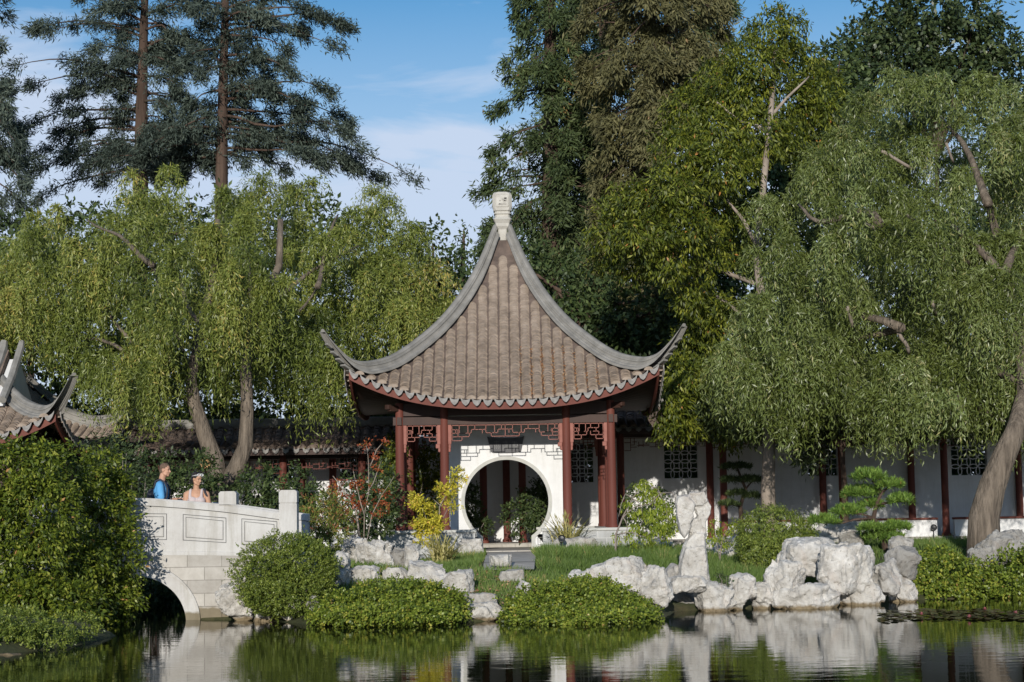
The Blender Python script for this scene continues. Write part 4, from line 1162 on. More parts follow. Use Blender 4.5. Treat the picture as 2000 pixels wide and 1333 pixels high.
def bough(rng, a, b_, Y0, dy, sag=0.25, arch=0.25):
    A = np.array(A3(a[0],a[1],Y0)); B = np.array(A3(b_[0],b_[1],Y0+dy)); n = 8; pts = []
    L = np.linalg.norm(B-A); w = rng.normal(0,0.04*L,3)
    for i in range(n):
        s = i/(n-1); p = A+(B-A)*s + w*math.sin(math.pi*s)*np.sin(s*5); p[2] += arch*L*0.35*math.sin(math.pi*s*0.9) - sag*L*0.25*s**3
        pts.append(p)
    return pts
rng = np.random.default_rng(50)
Yc_ = 70.0
def cedar(label, group, tx, xb, rad, brs, seed, Y=Yc_, top=-260):
    base = at(tx, 1000, Y)
    t = thing('cedar_tree', label, 'tree', (base.x, Y, 0.9), 0, group)
    brs = list(brs); nmain = len(brs); r5 = np.random.default_rng(seed+40)
    for _ in range(34):
        py = r5.uniform(-50, 335); sg = r5.choice([-1,1]); ln = r5.uniform(25, 105)
        brs.append(((tx, py), (tx+sg*ln, py+r5.uniform(-5, 30)), r5.uniform(20, 40)))
    tp = [A3(tx-xb,1005,Y), A3(tx-xb*0.6,700,Y), A3(tx,330,Y), A3(tx+2,200,Y), A3(tx+5,80,Y), A3(tx+9,-40,Y), A3(tx+10,top,Y)]
    trunk_obj('trunk', [(tp, rad, 0.08)], MAT['barkdark'], t, 12)
    B = []
    for (a, b_, w) in brs:
        B.append((bough(rng, a, b_, Y, rng.uniform(-2.6,1.6) if len(B) < nmain else rng.uniform(-0.6,2.6)), w*rng.uniform(0.7,1.25)*Y/F_PX))
    spray_tree(t, B, MAT['cedar'], seed, 1, 0.15, 0.22, 0.042, 0.38, 2.1, k=13, thick=0.06, upb=0.35)
    return t
CA = [((275,40),(150,-10),34),((275,60),(95,58),36),((272,70),(60,52),30),((274,110),(180,95),40),((272,150),(20,122),40),((270,168),(50,160),46),((268,175),(110,190),44),((268,185),(150,175),30),
      ((268,215),(55,240),34),((268,235),(110,255),36),((270,255),(60,300),34),((268,275),(130,290),44),((268,290),(110,305),34),((270,300),(200,320),46),((272,310),(60,330),38),
      ((280,30),(370,15),42),((280,60),(350,70),40),((280,95),(385,80),34),((280,120),(345,130),36),((280,150),(350,170),32),((278,-20),(370,-30),44),((278,-20),(180,-40),42),
      ((276,230),(350,250),40),((276,250),(385,275),44),((276,270),(400,300),44),((276,285),(350,300),48),((276,200),(340,215),30),((276,20),(230,0),40),((276,80),(235,75),42),((276,110),(230,120),42),((276,300),(300,330),46),((276,300),(420,330),46),((270,330),(60,395),30)]
CB = [((437,20),(560,-10),40),((437,30),(640,30),44),((437,40),(686,48),36),((437,50),(600,60),46),((437,62),(665,85),36),((437,70),(560,95),44),((437,85),(500,100),36),((436,45),(520,30),46),
      ((435,110),(575,142),24),((435,130),(530,160),26),((435,140),(555,120),22),((433,170),(530,185),40),((433,178),(650,175),30),((433,185),(600,200),46),((433,195),(688,232),42),((433,215),(640,250),48),((432,225),(708,280),40),((432,240),(600,275),50),((432,255),(700,320),40),((432,270),(812,338),26),((432,290),(640,320),44),((432,300),(760,345),30),((432,300),(560,330),44),
      ((437,30),(385,20),30),((437,60),(395,50),30),((435,95),(365,115),26),((434,130),(390,150),28),((433,175),(360,210),36),((432,205),(350,240),40),((432,230),(330,265),44),((432,250),(290,280),46),((432,270),(210,285),36),((432,280),(270,310),46),((432,300),(330,330),46),((432,310),(150,330),34),((437,-30),(540,-45),44),((437,-30),(360,-40),40),((432,300),(480,320),40)]
cedar('tall blue grey cedar with thick trunk, left one of two above the left willow', 'cedars above the left willow', 275, 6, 0.42, CA, 1)
cedar('tall cedar with slim brown trunk and long drooping right boughs', 'cedars above the left willow', 433, 2, 0.33, CB, 2, 67.0)
CC = [((-60,150),(18,215),30),((-60,200),(40,285),36),((-60,240),(30,320),40),((-60,280),(50,360),36),((-60,320),(42,400),40),((-60,360),(40,440),44),((-60,400),(60,470),44),((-60,440),(50,520),50),((-60,480),(45,560),50),((-60,540),(50,600),50),((-60,100),(5,180),30)]
cedar('dark cedar cut by the left edge of the photograph', 'cedars above the left willow', -60, 2, 0.5, CC, 3, 60.0)

def redwood(label, tx, Y, mat, seed, prof, nbr, hang, L, W, w=30, top=-350, bot=760, rad=0.5, group=None):
    """prof: (py, left px, right px) silhouette of the crown"""
    rg = np.random.default_rng(seed)
    base = at(tx,1000,Y); t = thing('redwood_tree', label, 'tree', (base.x, Y, 0.9), 0, group)
    trunk_obj('trunk', [([A3(tx,1005,Y),A3(tx+1,500,Y),A3(tx,100,Y),A3(tx,top,Y)], rad, 0.10)], MAT['barkdark'], t, 10)
    ys = [p[0] for p in prof]; B = []
    for i in range(nbr):
        py = top*0.3 + (bot-top*0.3)*(i+rg.random())/nbr
        l = np.interp(py, ys, [p[1] for p in prof]); r_ = np.interp(py, ys, [p[2] for p in prof])
        a = rg.uniform(0, 2*math.pi); cx = math.cos(a); sy = math.sin(a)
        ext = (r_-tx) if cx > 0 else (tx-l)
        ext = ext*rg.uniform(0.72,1.08); half = (r_-l)/2*Y/F_PX
        tip = (tx+cx*ext, py+rg.uniform(5,40)+abs(cx)*10)
        B.append((bough(rg, (tx,py), tip, Y, sy*half*0.95, 0.5, 0.15), w*Y/F_PX*rg.uniform(0.8,1.25)))
    spray_tree(t, B, mat, seed+1, 1, 0.17, L*0.85, W*0.95, hang, 2.1, k=10, thick=0.05)
    return t
redwood('dark green redwood behind and right of the pavilion finial', 1075, 62.0, MAT['redw'], 60,
    [(-100,1015,1150),(0,1000,1150),(80,985,1165),(150,965,1180),(240,945,1190),(350,932,1200),(450,935,1200),(550,925,1210),(700,900,1230),(800,900,1240)], 150, 0.55, 0.26, 0.055, 30)
redwood('olive brown redwood with shaggy hanging foliage right of the dark one', 1270, 58.0, MAT['redwbrown'], 70,
    [(-100,1130,1420),(0,1120,1425),(100,1130,1415),(180,1140,1395),(260,1150,1370),(350,1165,1340),(450,1140,1330),(600,1110,1340),(760,1100,1350)], 170, 0.95, 0.26, 0.055, 34)

for lab_, tx_, Y_, seed_ in (('redwood filling the gap between the dark and the olive redwood', 1180, 66.0, 65), ('redwood behind the top of the broadleaf tree', 1370, 68.0, 75)):
    redwood(lab_, tx_, Y_, MAT['redw'], seed_, [(-100,tx_-70,tx_+70),(100,tx_-80,tx_+80),(300,tx_-100,tx_+100),(500,tx_-125,tx_+125),(800,tx_-140,tx_+140)], 110, 0.6, 0.26, 0.06, 36)
# ------------------------------------------------------------------ background trees
def bgtree(name, label, px, Y, blobs, mat, seed, dens=9.0, k=11, L=0.22, W=0.11, rad=0.28, group='trees closing the view behind the garden', droop=0.25):
    base = at(px, 1000, Y); t = thing(name, label, 'tree', (base.x, Y, 0.9), 0, group)
    rg = np.random.default_rng(seed); bl_ = [pblob(a, b_, c, d, Y+rg.uniform(-0.8,0.8), 0.8) for a, b_, c, d in blobs]
    ps = [([(base.x, Y, 0.6), A3(px, 900, Y), A3(px, min(b[1] for b in blobs)+60, Y)], rad, 0.06)]
    for b in blobs[:9]: ps.append((limb(rg, A3(px, max(b[1]+60, 300), Y), A3(b[0], b[1], Y), 0, 0.05, 6), 0.09, 0.02))
    trunk_obj('trunk', ps, MAT['barkdark'], t, 8)
    crown('crown', bl_, mat, t, seed+3, dens, k, 0.5, L, W, droop=droop, shell=0.5)
    return t
bgtree('oak_tree', 'dark evergreen oak rising at the top right corner', 1830, 66.0,
    [(1735,30,60,60),(1690,90,55,45),(1770,90,80,60),(1810,20,70,60),(1850,100,85,60),(1905,30,60,55),(1940,80,55,55),(1960,130,45,45),(1900,150,60,45),(1760,150,90,50),(1660,130,50,50),(1985,110,25,25),(1850,190,90,60),(1650,190,60,60),(1990,250,80,110),(1960,400,120,150)], MAT['oak'], 100, 10)
bgtree('pine_tree', 'dull green conifer just left of the top right oak', 1640, 60.0, [(1640,120,42,45),(1600,160,45,50),(1660,190,60,55),(1610,240,60,60),(1680,290,80,80),(1620,350,90,90),(1700,420,110,110),(1580,480,90,110),(1500,340,80,90),(1560,300,80,70),(1480,440,70,80),(1600,620,110,120),(1480,680,60,100)], MAT['wood'], 110, 9)
bgtree('conifer_tree', 'small pointed conifer in the gap left of the pavilion roof', 905, 60.0, [(906,448,7,20),(905,485,14,22),(903,525,24,30),(900,575,34,40),(895,640,45,50),(893,730,55,60)], MAT['wood'], 120, 9.0, 10, 0.16, 0.07, 0.15)
bgtree('dark_tree', 'dark round tree between left willow and pavilion roof', 845, 56.0, [(845,475,34,34),(870,520,40,40),(815,520,45,45),(890,580,45,50),(830,590,60,55),(800,660,70,60),(870,670,70,70),(760,740,80,70),(860,760,80,70),(700,780,80,60)], MAT['wood'], 130, 11, 10, 0.18, 0.09)
bgtree('dark_tree', 'dark tree low behind the right slope of the pavilion roof', 1130, 55.0, [(1000,520,70,70),(1080,560,80,80),(1160,600,90,80),(1230,640,90,80),(1120,680,100,80),(1240,740,90,80),(1330,680,80,100),(1340,560,60,90),(1420,600,70,110)], MAT['wood'], 140, 9, 10, 0.2, 0.09)
bgtree('dark_tree', 'dark tree behind the left hall and lower left willow', 60, 58.0, [(150,465,80,65),(290,450,90,75),(440,450,90,75),(590,450,90,75),(700,490,80,70),(30,470,70,60),(90,560,90,80),(10,620,90,80),(150,640,90,80),(60,720,110,80),(220,700,100,80),(100,850,110,90),(260,850,110,90),(420,850,110,90),(580,850,110,90),(720,850,90,80),(-60,560,80,90),(330,700,100,80),(440,680,110,90),(560,690,110,90),(660,660,90,90),(560,560,120,90),(400,540,120,90),(250,540,110,80)], MAT['wood'], 150, 8, 10, 0.22, 0.10)
bgtree('dark_tree', 'dark tree behind the white gallery under the right willow', 1760, 57.0, [(1150,880,80,70),(1260,880,80,70),(1380,880,90,70),(1520,890,90,70),(1650,890,90,70),(1780,890,90,70),(1910,890,90,70),(2040,890,90,70),(1050,880,80,70),(1500,780,100,70),(1620,760,110,80),(1740,760,110,80),(1860,760,110,80),(1980,760,110,90),(1700,640,120,90),(1850,620,120,90),(1980,600,120,100),(1560,640,90,90),(1900,480,120,90),(1780,500,110,90)], MAT['wood'], 160, 7.5, 10, 0.22, 0.10)

hb_ = [pblob(a, 880, 62, 85, 59.0+0.3*math.sin(a), 0.35) for a in range(-460, 2720, 70)]
hd = thing('hedge', 'tall dark hedge closing the view behind both galleries', 'hedge', (at(1100,1000,59).x, 59.0, 0.9))
crown('foliage', hb_, MAT['wood'], hd, 171, 13, 11, 0.4, 0.24, 0.13, droop=0.1, shell=0.4)

bgtree('dark_tree', 'dark tree rising behind the gallery at the right edge', 2230, 60.0, [(2180,300,120,120),(2300,340,120,120),(2240,460,130,120),(2140,560,110,110),(2340,560,120,110),(2220,680,130,110),(2400,700,110,110),(2120,760,100,90),(2300,800,110,90),(2470,820,100,90)], MAT['wood'], 180, 7.0, 10, 0.24, 0.11)
bgtree('dark_tree', 'dark tree behind the hall at the left edge', -250, 58.0, [(-200,440,120,110),(-320,500,120,110),(-180,600,110,100),(-300,660,120,110),(-420,640,110,110),(-200,760,110,90),(-360,800,110,90)], MAT['wood'], 190, 7.0, 10, 0.24, 0.11)

un = thing('added_shade_tree', 'dark leafy tree added to shade the gallery below the right willow', 'tree', (at(1640,1000,47.8).x, 47.8, 0.9))  # added crown that blocks sun from the gallery wall and darkens this zone
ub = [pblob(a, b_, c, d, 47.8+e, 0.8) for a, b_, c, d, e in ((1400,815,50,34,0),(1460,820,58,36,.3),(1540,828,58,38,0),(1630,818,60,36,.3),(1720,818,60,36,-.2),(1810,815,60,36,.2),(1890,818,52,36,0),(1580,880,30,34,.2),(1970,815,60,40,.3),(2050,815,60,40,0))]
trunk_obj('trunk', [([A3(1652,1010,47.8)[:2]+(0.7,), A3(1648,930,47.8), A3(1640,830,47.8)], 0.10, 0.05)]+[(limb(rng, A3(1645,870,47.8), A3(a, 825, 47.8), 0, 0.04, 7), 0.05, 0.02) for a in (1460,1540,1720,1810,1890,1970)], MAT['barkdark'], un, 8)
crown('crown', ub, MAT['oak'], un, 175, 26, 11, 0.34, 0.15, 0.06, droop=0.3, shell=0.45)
# ------------------------------------------------------------------ rocks
_jobs = []
def hull(bm, pts):
    vs = [bm.verts.new(p) for p in pts]
    r = bmesh.ops.convex_hull(bm, input=vs)
    junk = [g for g in r['geom_unused'] + r['geom_interior'] if isinstance(g, bmesh.types.BMVert)]
    bmesh.ops.delete(bm, geom=list(set(junk)), context='VERTS')
def queue(name, label, chunks, mat, Y, voxel, seed, amp, fit=None, parent=None, group=None, cat='rock', pits=0.0):
    me = bpy.data.meshes.new('tmp'); bm = bmesh.new()
    for c in chunks:
        b2 = bmesh.new(); hull(b2, c); t_ = bpy.data.meshes.new('t'); b2.to_mesh(t_); b2.free(); bm.from_mesh(t_); bpy.data.meshes.remove(t_)
    bm.to_mesh(me); bm.free()
    o = bpy.data.objects.new('tmp', me); COL.objects.link(o)
    md = o.modifiers.new('r', 'REMESH'); md.mode = 'VOXEL'; md.voxel_size = voxel
    _jobs.append((o, name, label, mat, seed, amp, fit, group, cat, pits))
def flush_rocks():
    dg = bpy.context.evaluated_depsgraph_get(); dg.update()
    for (o, name, label, mat, seed, amp, fit, group, cat, pits) in _jobs:
        me = bpy.data.meshes.new_from_object(o.evaluated_get(dg))
        bpy.data.objects.remove(o)
        n = len(me.vertices); V = np.zeros(n*3, np.float32); me.vertices.foreach_get('co', V); V = V.reshape(-1,3)
        N = np.zeros(n*3, np.float32); me.vertices.foreach_get('normal', N); N = N.reshape(-1,3)
        S = Vector((seed*3.7, seed*1.3, seed*0.77)); out_ = np.zeros(n)
        for i in range(n):
            p = Vector(V[i])
            a = mnoise.fractal(p*2.3+S, 0.9, 2.1, 3); rdg = 1.0-abs(mnoise.noise(Vector((p.x*5.5,p.y*5.5,p.z*2.6))+S))*2.0
            b_ = mnoise.fractal(p*9+S, 0.8, 2.2, 3)
            cel = mnoise.voronoi(p*3.1+S)[0]; crk = min(1.0, (cel[1]-cel[0])*5.0)
            tn_ = mnoise.noise(p*2.0+S*0.5)*4.0; stp = (tn_-math.floor(tn_)); stp = min(1.0, stp*1.0)
            d = 0.55*a - 0.75*max(0.0, rdg-0.5) + 0.26*b_ - 0.55*(1-crk) + 0.28*(0.5-stp)
            if pits:
                h = mnoise.noise(p*4.6+S*2); d -= pits*max(0.0, h-0.22)*6.0
            out_[i] = d
        V = V + N*(out_*amp)[:,None]
        if fit is not None:
            x0, x1, z0, z1 = fit
            mn = V.min(0); mx = V.max(0)
            V[:,0] = x0+(V[:,0]-mn[0])*(x1-x0)/(mx[0]-mn[0]); V[:,2] = z0+(V[:,2]-mn[2])*(z1-z0)/(mx[2]-mn[2])
        c = np.array([(V[:,0].min()+V[:,0].max())/2, (V[:,1].min()+V[:,1].max())/2, V[:,2].min()])
        me.vertices.foreach_set('co', (V-c).astype(np.float32).ravel())
        for p in me.polygons: p.use_smooth = True
        me.set_sharp_from_angle(angle=R(30)); me.materials.clear(); me.update(); me.name = name
        ob = link_mesh(name, me, MAT[mat]); ob.location = c
        tag(ob, label, cat, group)
    _jobs.clear()
def rock(label, xa, xb, ya, yb, Y, seed, mat='rock', depth=0.8, n=4, amp=0.05, sink=0.10, pits=0.0, name='rock', group='pale rocks along the pond shore', flat=0.0):
    rnd = random.Random(seed*13+1)
    A, B = at(xa, yb, Y), at(xb, ya, Y)
    x0, x1, z0, z1 = A.x, B.x, (at((xa+xb)/2, yb, Y).z)-sink, at((xa+xb)/2, ya, Y).z
    w, h = x1-x0, z1-z0; dp = max(0.25, depth*min(max(w, h), 1.6*min(w, h)+0.2))
    ch = []
    for k in range(n):
        cx = x0+w*(0.5+rnd.uniform(-0.22,0.22)*(k>0)); cz = z0+h*(0.42+rnd.uniform(-0.16,0.12)*(k>0)); cy = Y+dp*rnd.uniform(-0.18,0.18)*(k>0)+dp*0.25
        f = 1.0 if k == 0 else rnd.uniform(0.5,0.8); pts = []
        for _ in range(16):
            u = Vector((rnd.gauss(0,1), rnd.gauss(0,1), rnd.gauss(0,1))).normalized()
            e = 0.62; u = Vector([math.copysign(abs(q)**e, q) for q in u])
            if u.z > 1-flat: u.z = 1-flat
            pts.append((cx+u.x*w*0.5*f, cy+u.y*dp*0.5*f, cz+u.z*h*0.52*f))
        ch.append(pts)
    vox = max(0.018, min(0.04, (w+h)*0.02))
    queue(name, label, ch, mat, Y, vox, seed, amp*min(1.0, (w+h)/1.2), (x0, x1, z0, z1), None, group, 'rock', pits)
# --- by the bridge and left of the path
rock('pitted pale boulder at the water under the right foot of the bridge', 418,497,1138,1208,33.15,1,pits=0.5)
rock('low flat ledge stone at the waterline between bridge boulder and clipped dome', 493,556,1176,1210,32.9,2,amp=0.04)
rock('cracked ledge stone at the waterline below the clipped dome', 548,602,1172,1208,32.6,3,amp=0.04)
rock('small reddish stone wedged between the clipped dome and the ivy mound', 597,624,1163,1186,32.2,4,'rockpink',amp=0.03)
rock('shaded upright rock touching the right side of the clipped dome', 648,684,1076,1150,34.2,5,'rock',pits=0.4)
rock('rounded white rock just below the red maple', 664,712,1048,1090,38.2,6)
rock('big white rock with dark holes in front of the maple', 690,772,1050,1112,36.8,7,pits=0.9,amp=0.07)
rock('black holed scholar rock under the left corner of the pavilion', 762,802,1068,1108,36.9,8,'rockgrey',pits=1.2,amp=0.07)
rock('upright pale rock left of the spiky flax clump', 786,822,1062,1112,36.6,9)
rock('broad pale rock stepping down behind the left ivy mound', 676,742,1104,1146,34.6,10)
rock('thin flat slab behind the left ivy mound', 735,800,1108,1134,34.9,11,amp=0.03,flat=0.4)
rock('flat topped boulder left of the grass, above the left ivy mound', 794,870,1094,1140,34.6,12,amp=0.04)
rock('sloping grey white boulder running down to the stepping slabs', 852,928,1112,1168,33.6,13)
rock('upper flat stepping slab strewn with brown litter at the landing', 898,972,1158,1184,32.5,14,'rockpink',amp=0.025,flat=0.5)
rock('lower flat slab overhanging the water at the landing', 902,988,1176,1206,31.9,15,amp=0.03,flat=0.45)
rock('single oval stepping stone in the lawn below the moon gate', 974,1024,1112,1140,34.8,16,'rockpink',amp=0.02,flat=0.4)
rock('small pale stone at the upper left edge of the right ivy mound', 1007,1037,1134,1162,33.6,17,amp=0.03)
rock('smallest pink stone beside the landing slabs', 998,1022,1160,1178,32.6,18,'rockpink',amp=0.02)
rock('low rock against the left jamb of the moon gate', 894,946,1052,1084,43.6,19,amp=0.04)
rock('narrow pale kerb stone at the near end of the gate path', 955,1000,1083,1098,36.8,20,amp=0.02,flat=0.3)
rock('brownish low rock under the flax clump right of the gate', 1078,1178,1048,1078,41.5,21,'rockpink',amp=0.04)
# --- right of the path
rock('long low white boulder left of the standing stone', 1108,1284,1086,1160,32.9,22,n=6,amp=0.06,depth=0.6,flat=0.25)
rock('angular white boulder between long boulder and standing stone', 1246,1316,1104,1178,32.7,23,amp=0.05)
rock('flat white slab bridging a dark hollow below the standing stone', 1298,1382,1124,1160,33.6,24,amp=0.04,sink=0.0,flat=0.3)
rock('wet rock toned dark for the shade in the hollow at the waterline below the standing stone', 1306,1372,1150,1204,34.6,124,'rockgrey',amp=0.04)  # darker stone colour stands in for the shade under the slab
rock('small pink boulder at the left heel of the standing stone', 1300,1330,1100,1140,34.4,25,'rockpink',amp=0.03)
rock('blocky white boulder in the water right below the standing stone', 1358,1440,1132,1200,33.9,26,amp=0.05)
rock('pale boulder with a green sprig at its left side', 1418,1478,1118,1186,34.2,27,amp=0.05)
rock('narrow boulder between sprig boulder and the large rock pile', 1464,1512,1136,1188,34.4,28,amp=0.05)
rock('rounded blue white boulder at the left end of the large rock pile', 1494,1580,1093,1172,34.4,29,amp=0.05)
rock('rear slanting boulder at the top of the large rock pile', 1524,1664,1048,1120,36.0,30,amp=0.06,n=5)
rock('largest white boulder with a curved brown seam across its top', 1598,1716,1060,1160,35.0,31,amp=0.06,n=6,depth=0.9)
rock('low broad rock at the waterline under the large rock pile', 1508,1644,1138,1198,34.3,32,amp=0.05,depth=0.5)
rock('red streaked leaning rock right of the largest boulder', 1704,1762,1090,1158,35.6,33,'rockpink',amp=0.05)
rock('smooth grey block at the right end of the rock pile', 1732,1800,1066,1132,36.2,34,'rockgrey',amp=0.03)
rock('cream boulder at the waterline below the largest boulder', 1642,1730,1128,1186,35.2,35,amp=0.05)
rock('cream boulder at the waterline below the smooth grey block', 1738,1794,1122,1176,36.2,36,amp=0.04)
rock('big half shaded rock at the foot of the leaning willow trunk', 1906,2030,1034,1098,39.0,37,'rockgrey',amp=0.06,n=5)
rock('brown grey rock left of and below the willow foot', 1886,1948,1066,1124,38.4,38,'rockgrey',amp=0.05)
rock('pale sloping stone between the two ivy banks at right', 1914,1950,1110,1166,37.8,39,amp=0.04)
rock('long white ledge behind the cloud pruned pine', 1588,1690,1016,1056,43.6,40,amp=0.05,depth=0.5)
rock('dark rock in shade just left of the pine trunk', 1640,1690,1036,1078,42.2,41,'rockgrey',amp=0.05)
rock('brown rock under the right lower pad of the pine', 1738,1790,1046,1080,40.6,42,'rockpink',amp=0.04)
rock('pale rock behind the cascading maple', 1224,1324,1052,1096,41.2,43,amp=0.05)
rock('pale rocks end behind the round weeping shrub', 1376,1466,1046,1092,40.4,44,amp=0.05)
rock('tan flat stone at the waterline in the lower left corner', -10,42,1276,1296,25.6,45,'rockpink',amp=0.02)

# --- the standing scholar stone, from outlines with real thickness
def outl(pts, Y0, Y1, taper=0.82):
    r = []
    cx = sum(p[0] for p in pts)/len(pts); cy = sum(p[1] for p in pts)/len(pts)
    for px, py in pts:
        r.append(tuple(at(px, py, (Y0+Y1)/2))[:1]+((Y0+Y1)/2-(Y1-Y0)*0.28,)+(at(px,py,(Y0+Y1)/2).z,)) if False else None
        Ym = (Y0+Y1)/2; p = at(px, py, Ym); q = at(cx+(px-cx)*taper, cy+(py-cy)*taper, Ym)
        r += [(p.x, Ym-(Y1-Y0)*0.2, p.z), (p.x, Ym+(Y1-Y0)*0.2, p.z), (q.x, Y0, q.z), (q.x, Y1, q.z)]
    return [v for v in r if v is not None]
YS = 34.3
sc = [outl([(1320,1142),(1326,1095),(1334,1064),(1377,1060),(1383,1098),(1386,1140)], YS-0.22, YS+0.32),
      outl([(1331,1070),(1352,1035),(1378,1040),(1380,1070)], YS-0.16, YS+0.22),
      outl([(1344,1052),(1350,1012),(1378,1008),(1381,1048)], YS-0.12, YS+0.18),
      outl([(1318,985),(1322,968),(1344,966),(1357,984),(1354,1010),(1346,1040),(1337,1054),(1326,1040),(1321,1015)], YS-0.26, YS+0.02, 0.9),
      outl([(1342,972),(1346,961),(1375,960),(1383,978),(1374,988),(1356,990)], YS-0.18, YS+0.14, 0.9),
      outl([(1354,985),(1380,974),(1390,990),(1388,1004),(1377,1022),(1362,1018)], YS-0.12, YS+0.16, 0.9)]
queue('standing_stone', 'tall white standing stone with heavy overhanging head', sc, 'rock', YS, 0.018, 77, 0.026, None, None, None, 'rock', 0.1)
flush_rocks()
# ------------------------------------------------------------------ shrubs, ivy mounds, grasses
MAT['clip'] = leaf_mat('clipped_shrub_leaf', [(0.0,(0.040,0.058,0.010)),(0.5,(0.11,0.135,0.022)),(1.0,(0.22,0.235,0.045))], 0.22, 0.45, 0.4)
MAT['ivy'] = leaf_mat('ivy_leaf', [(0.0,(0.045,0.066,0.010)),(0.45,(0.12,0.15,0.020)),(0.85,(0.21,0.235,0.035)),(0.96,(0.32,0.285,0.05)),(1.0,(0.32,0.20,0.07))], 0.28, 0.4, 0.35)
MAT['bush'] = leaf_mat('glossy_bush_leaf', [(0.0,(0.026,0.040,0.006)),(0.45,(0.070,0.092,0.010)),(0.85,(0.160,0.178,0.020)),(0.98,(0.22,0.21,0.035)),(1.0,(0.34,0.18,0.07))], 0.22, 0.45, 0.35)
MAT['yellow'] = leaf_mat('yellow_leaf', [(0.0,(0.20,0.19,0.02)),(0.5,(0.42,0.34,0.035)),(0.9,(0.60,0.46,0.06)),(1.0,(0.45,0.16,0.08))], 0.3, 0.45, 0.3)
MAT['redleaf'] = leaf_mat('red_maple_leaf', [(0.0,(0.09,0.018,0.012)),(0.5,(0.26,0.055,0.025)),(0.85,(0.36,0.11,0.035)),(1.0,(0.22,0.16,0.04))], 0.3, 0.45, 0.3)
MAT['lime'] = leaf_mat('lime_maple_leaf', [(0.0,(0.08,0.115,0.012)),(0.5,(0.19,0.22,0.025)),(1.0,(0.33,0.33,0.05))], 0.35, 0.45, 0.3)
MAT['pine'] = leaf_mat('pine_needle', [(0.0,(0.04,0.075,0.015)),(0.5,(0.11,0.17,0.03)),(0.97,(0.20,0.27,0.055)),(1.0,(0.35,0.18,0.07))], 0.2, 0.45, 0.3)
MAT['flax'] = leaf_mat('striped_flax_blade', [(0.0,(0.10,0.10,0.03)),(0.5,(0.30,0.25,0.09)),(1.0,(0.52,0.43,0.22))], 0.2, 0.5, 0.3)
MAT['grass'] = leaf_mat('grass_blade', [(0.0,(0.035,0.055,0.012)),(0.5,(0.085,0.125,0.028)),(0.85,(0.135,0.175,0.045)),(0.97,(0.26,0.225,0.09)),(1.0,(0.36,0.24,0.11))], 0.3, 0.5, 0.25)
MAT['mix'] = leaf_mat('red_tipped_leaf', [(0.0,(0.045,0.065,0.014)),(0.55,(0.13,0.155,0.03)),(0.75,(0.20,0.18,0.04)),(1.0,(0.30,0.085,0.05))], 0.25, 0.45, 0.35)

def shrub(name, label, cat, stem_px, Y, blobs, mat, seed, per, k, tl, L, W, droop=0.2, shell=0.7, stems=5, stem_mat='twig', group=None, spread=0.9, out=0.9, updir=0.0, stemr=0.02, base_y=None):
    rg = np.random.default_rng(seed)
    p = at(stem_px, 1000, Y); z0 = gz(p.x, Y)
    t = thing(name, label, cat, (p.x, Y, max(z0, 0.0)), 0, group)
    if stems:
        ps = []
        for i in range(stems):
            b_ = blobs[i % len(blobs)]
            ps.append((limb(rg, (p.x+rg.normal(0,0.05), Y+rg.normal(0,0.05), z0-0.08), (b_[0]+rg.normal(0,0.2)*b_[3], b_[1], b_[2]+b_[5]*0.3), 0, 0.06, 7), stemr, stemr*0.35))
        trunk_obj('stems', ps, MAT[stem_mat], t, 6)
    crown('foliage', blobs, MAT[mat], t, seed+7, per, k, tl, L, W, droop=droop, shell=shell, spread=spread, out=out, updir=updir)
    return t
STRAY = 0.14
# big glossy bush on the left bank
B = [pblob(a,b_,c,d,(33.25 if (a > 160 and b_ < 1020) else 32.7 if a > 160 else 31.9 if a > 100 else 30.6)+0.4*e,0.5) for a,b_,c,d,e in ((40,930,90,65,.4),(130,930,70,62,.2),(200,965,55,52,.1),(-40,980,90,90,.3),(60,1010,100,90,-.2),(170,1030,85,85,-.1),(215,1095,60,70,0),(110,1100,110,90,-.4),(0,1100,100,100,-.3),(180,1160,88,68,-.2),(90,1185,110,60,-.4),(225,1165,48,48,.1),(20,1190,100,60,-.5),(205,915,28,40,.2),(235,1010,24,36,0.1),(40,880,26,24,.2),(85,882,22,20,.2),(238,955,18,30,.1))]
shrub('bush','huge glossy dark green bush overhanging the water at left','bush',110,31.6,B,'bush',201,75,13,0.20,0.085,0.038,0.35,0.62,6,'bark',None,0.75,0.9)
B = [pblob(a,b_,c,d,Y,0.9) for a,b_,c,d,Y in ((20,1225,80,38,27.0),(80,1245,60,26,26.6),(-30,1240,70,40,26.4),(140,1225,50,26,27.6))]
shrub('ground_cover','low ground cover under the big bush at the lower left corner','ground cover',40,26.9,B,'clip',202,170,12,0.09,0.04,0.022,0.1,0.8,0)
STRAY = 0.05
# clipped dome beside the bridge
B = [pblob(566,1126,90,78,32.7,0.9), pblob(594,1108,60,54,32.6,0.9), pblob(524,1138,50,50,32.6,0.9), pblob(560,1160,76,34,32.4,0.8)]
shrub('clipped_shrub','large smooth clipped green dome beside the bridge post','shrub',565,32.9,B,'clip',203,380,12,0.06,0.036,0.019,0.0,0.93,4,'twig',None,0.8,1.1,0.25)
STRAY = 0.16
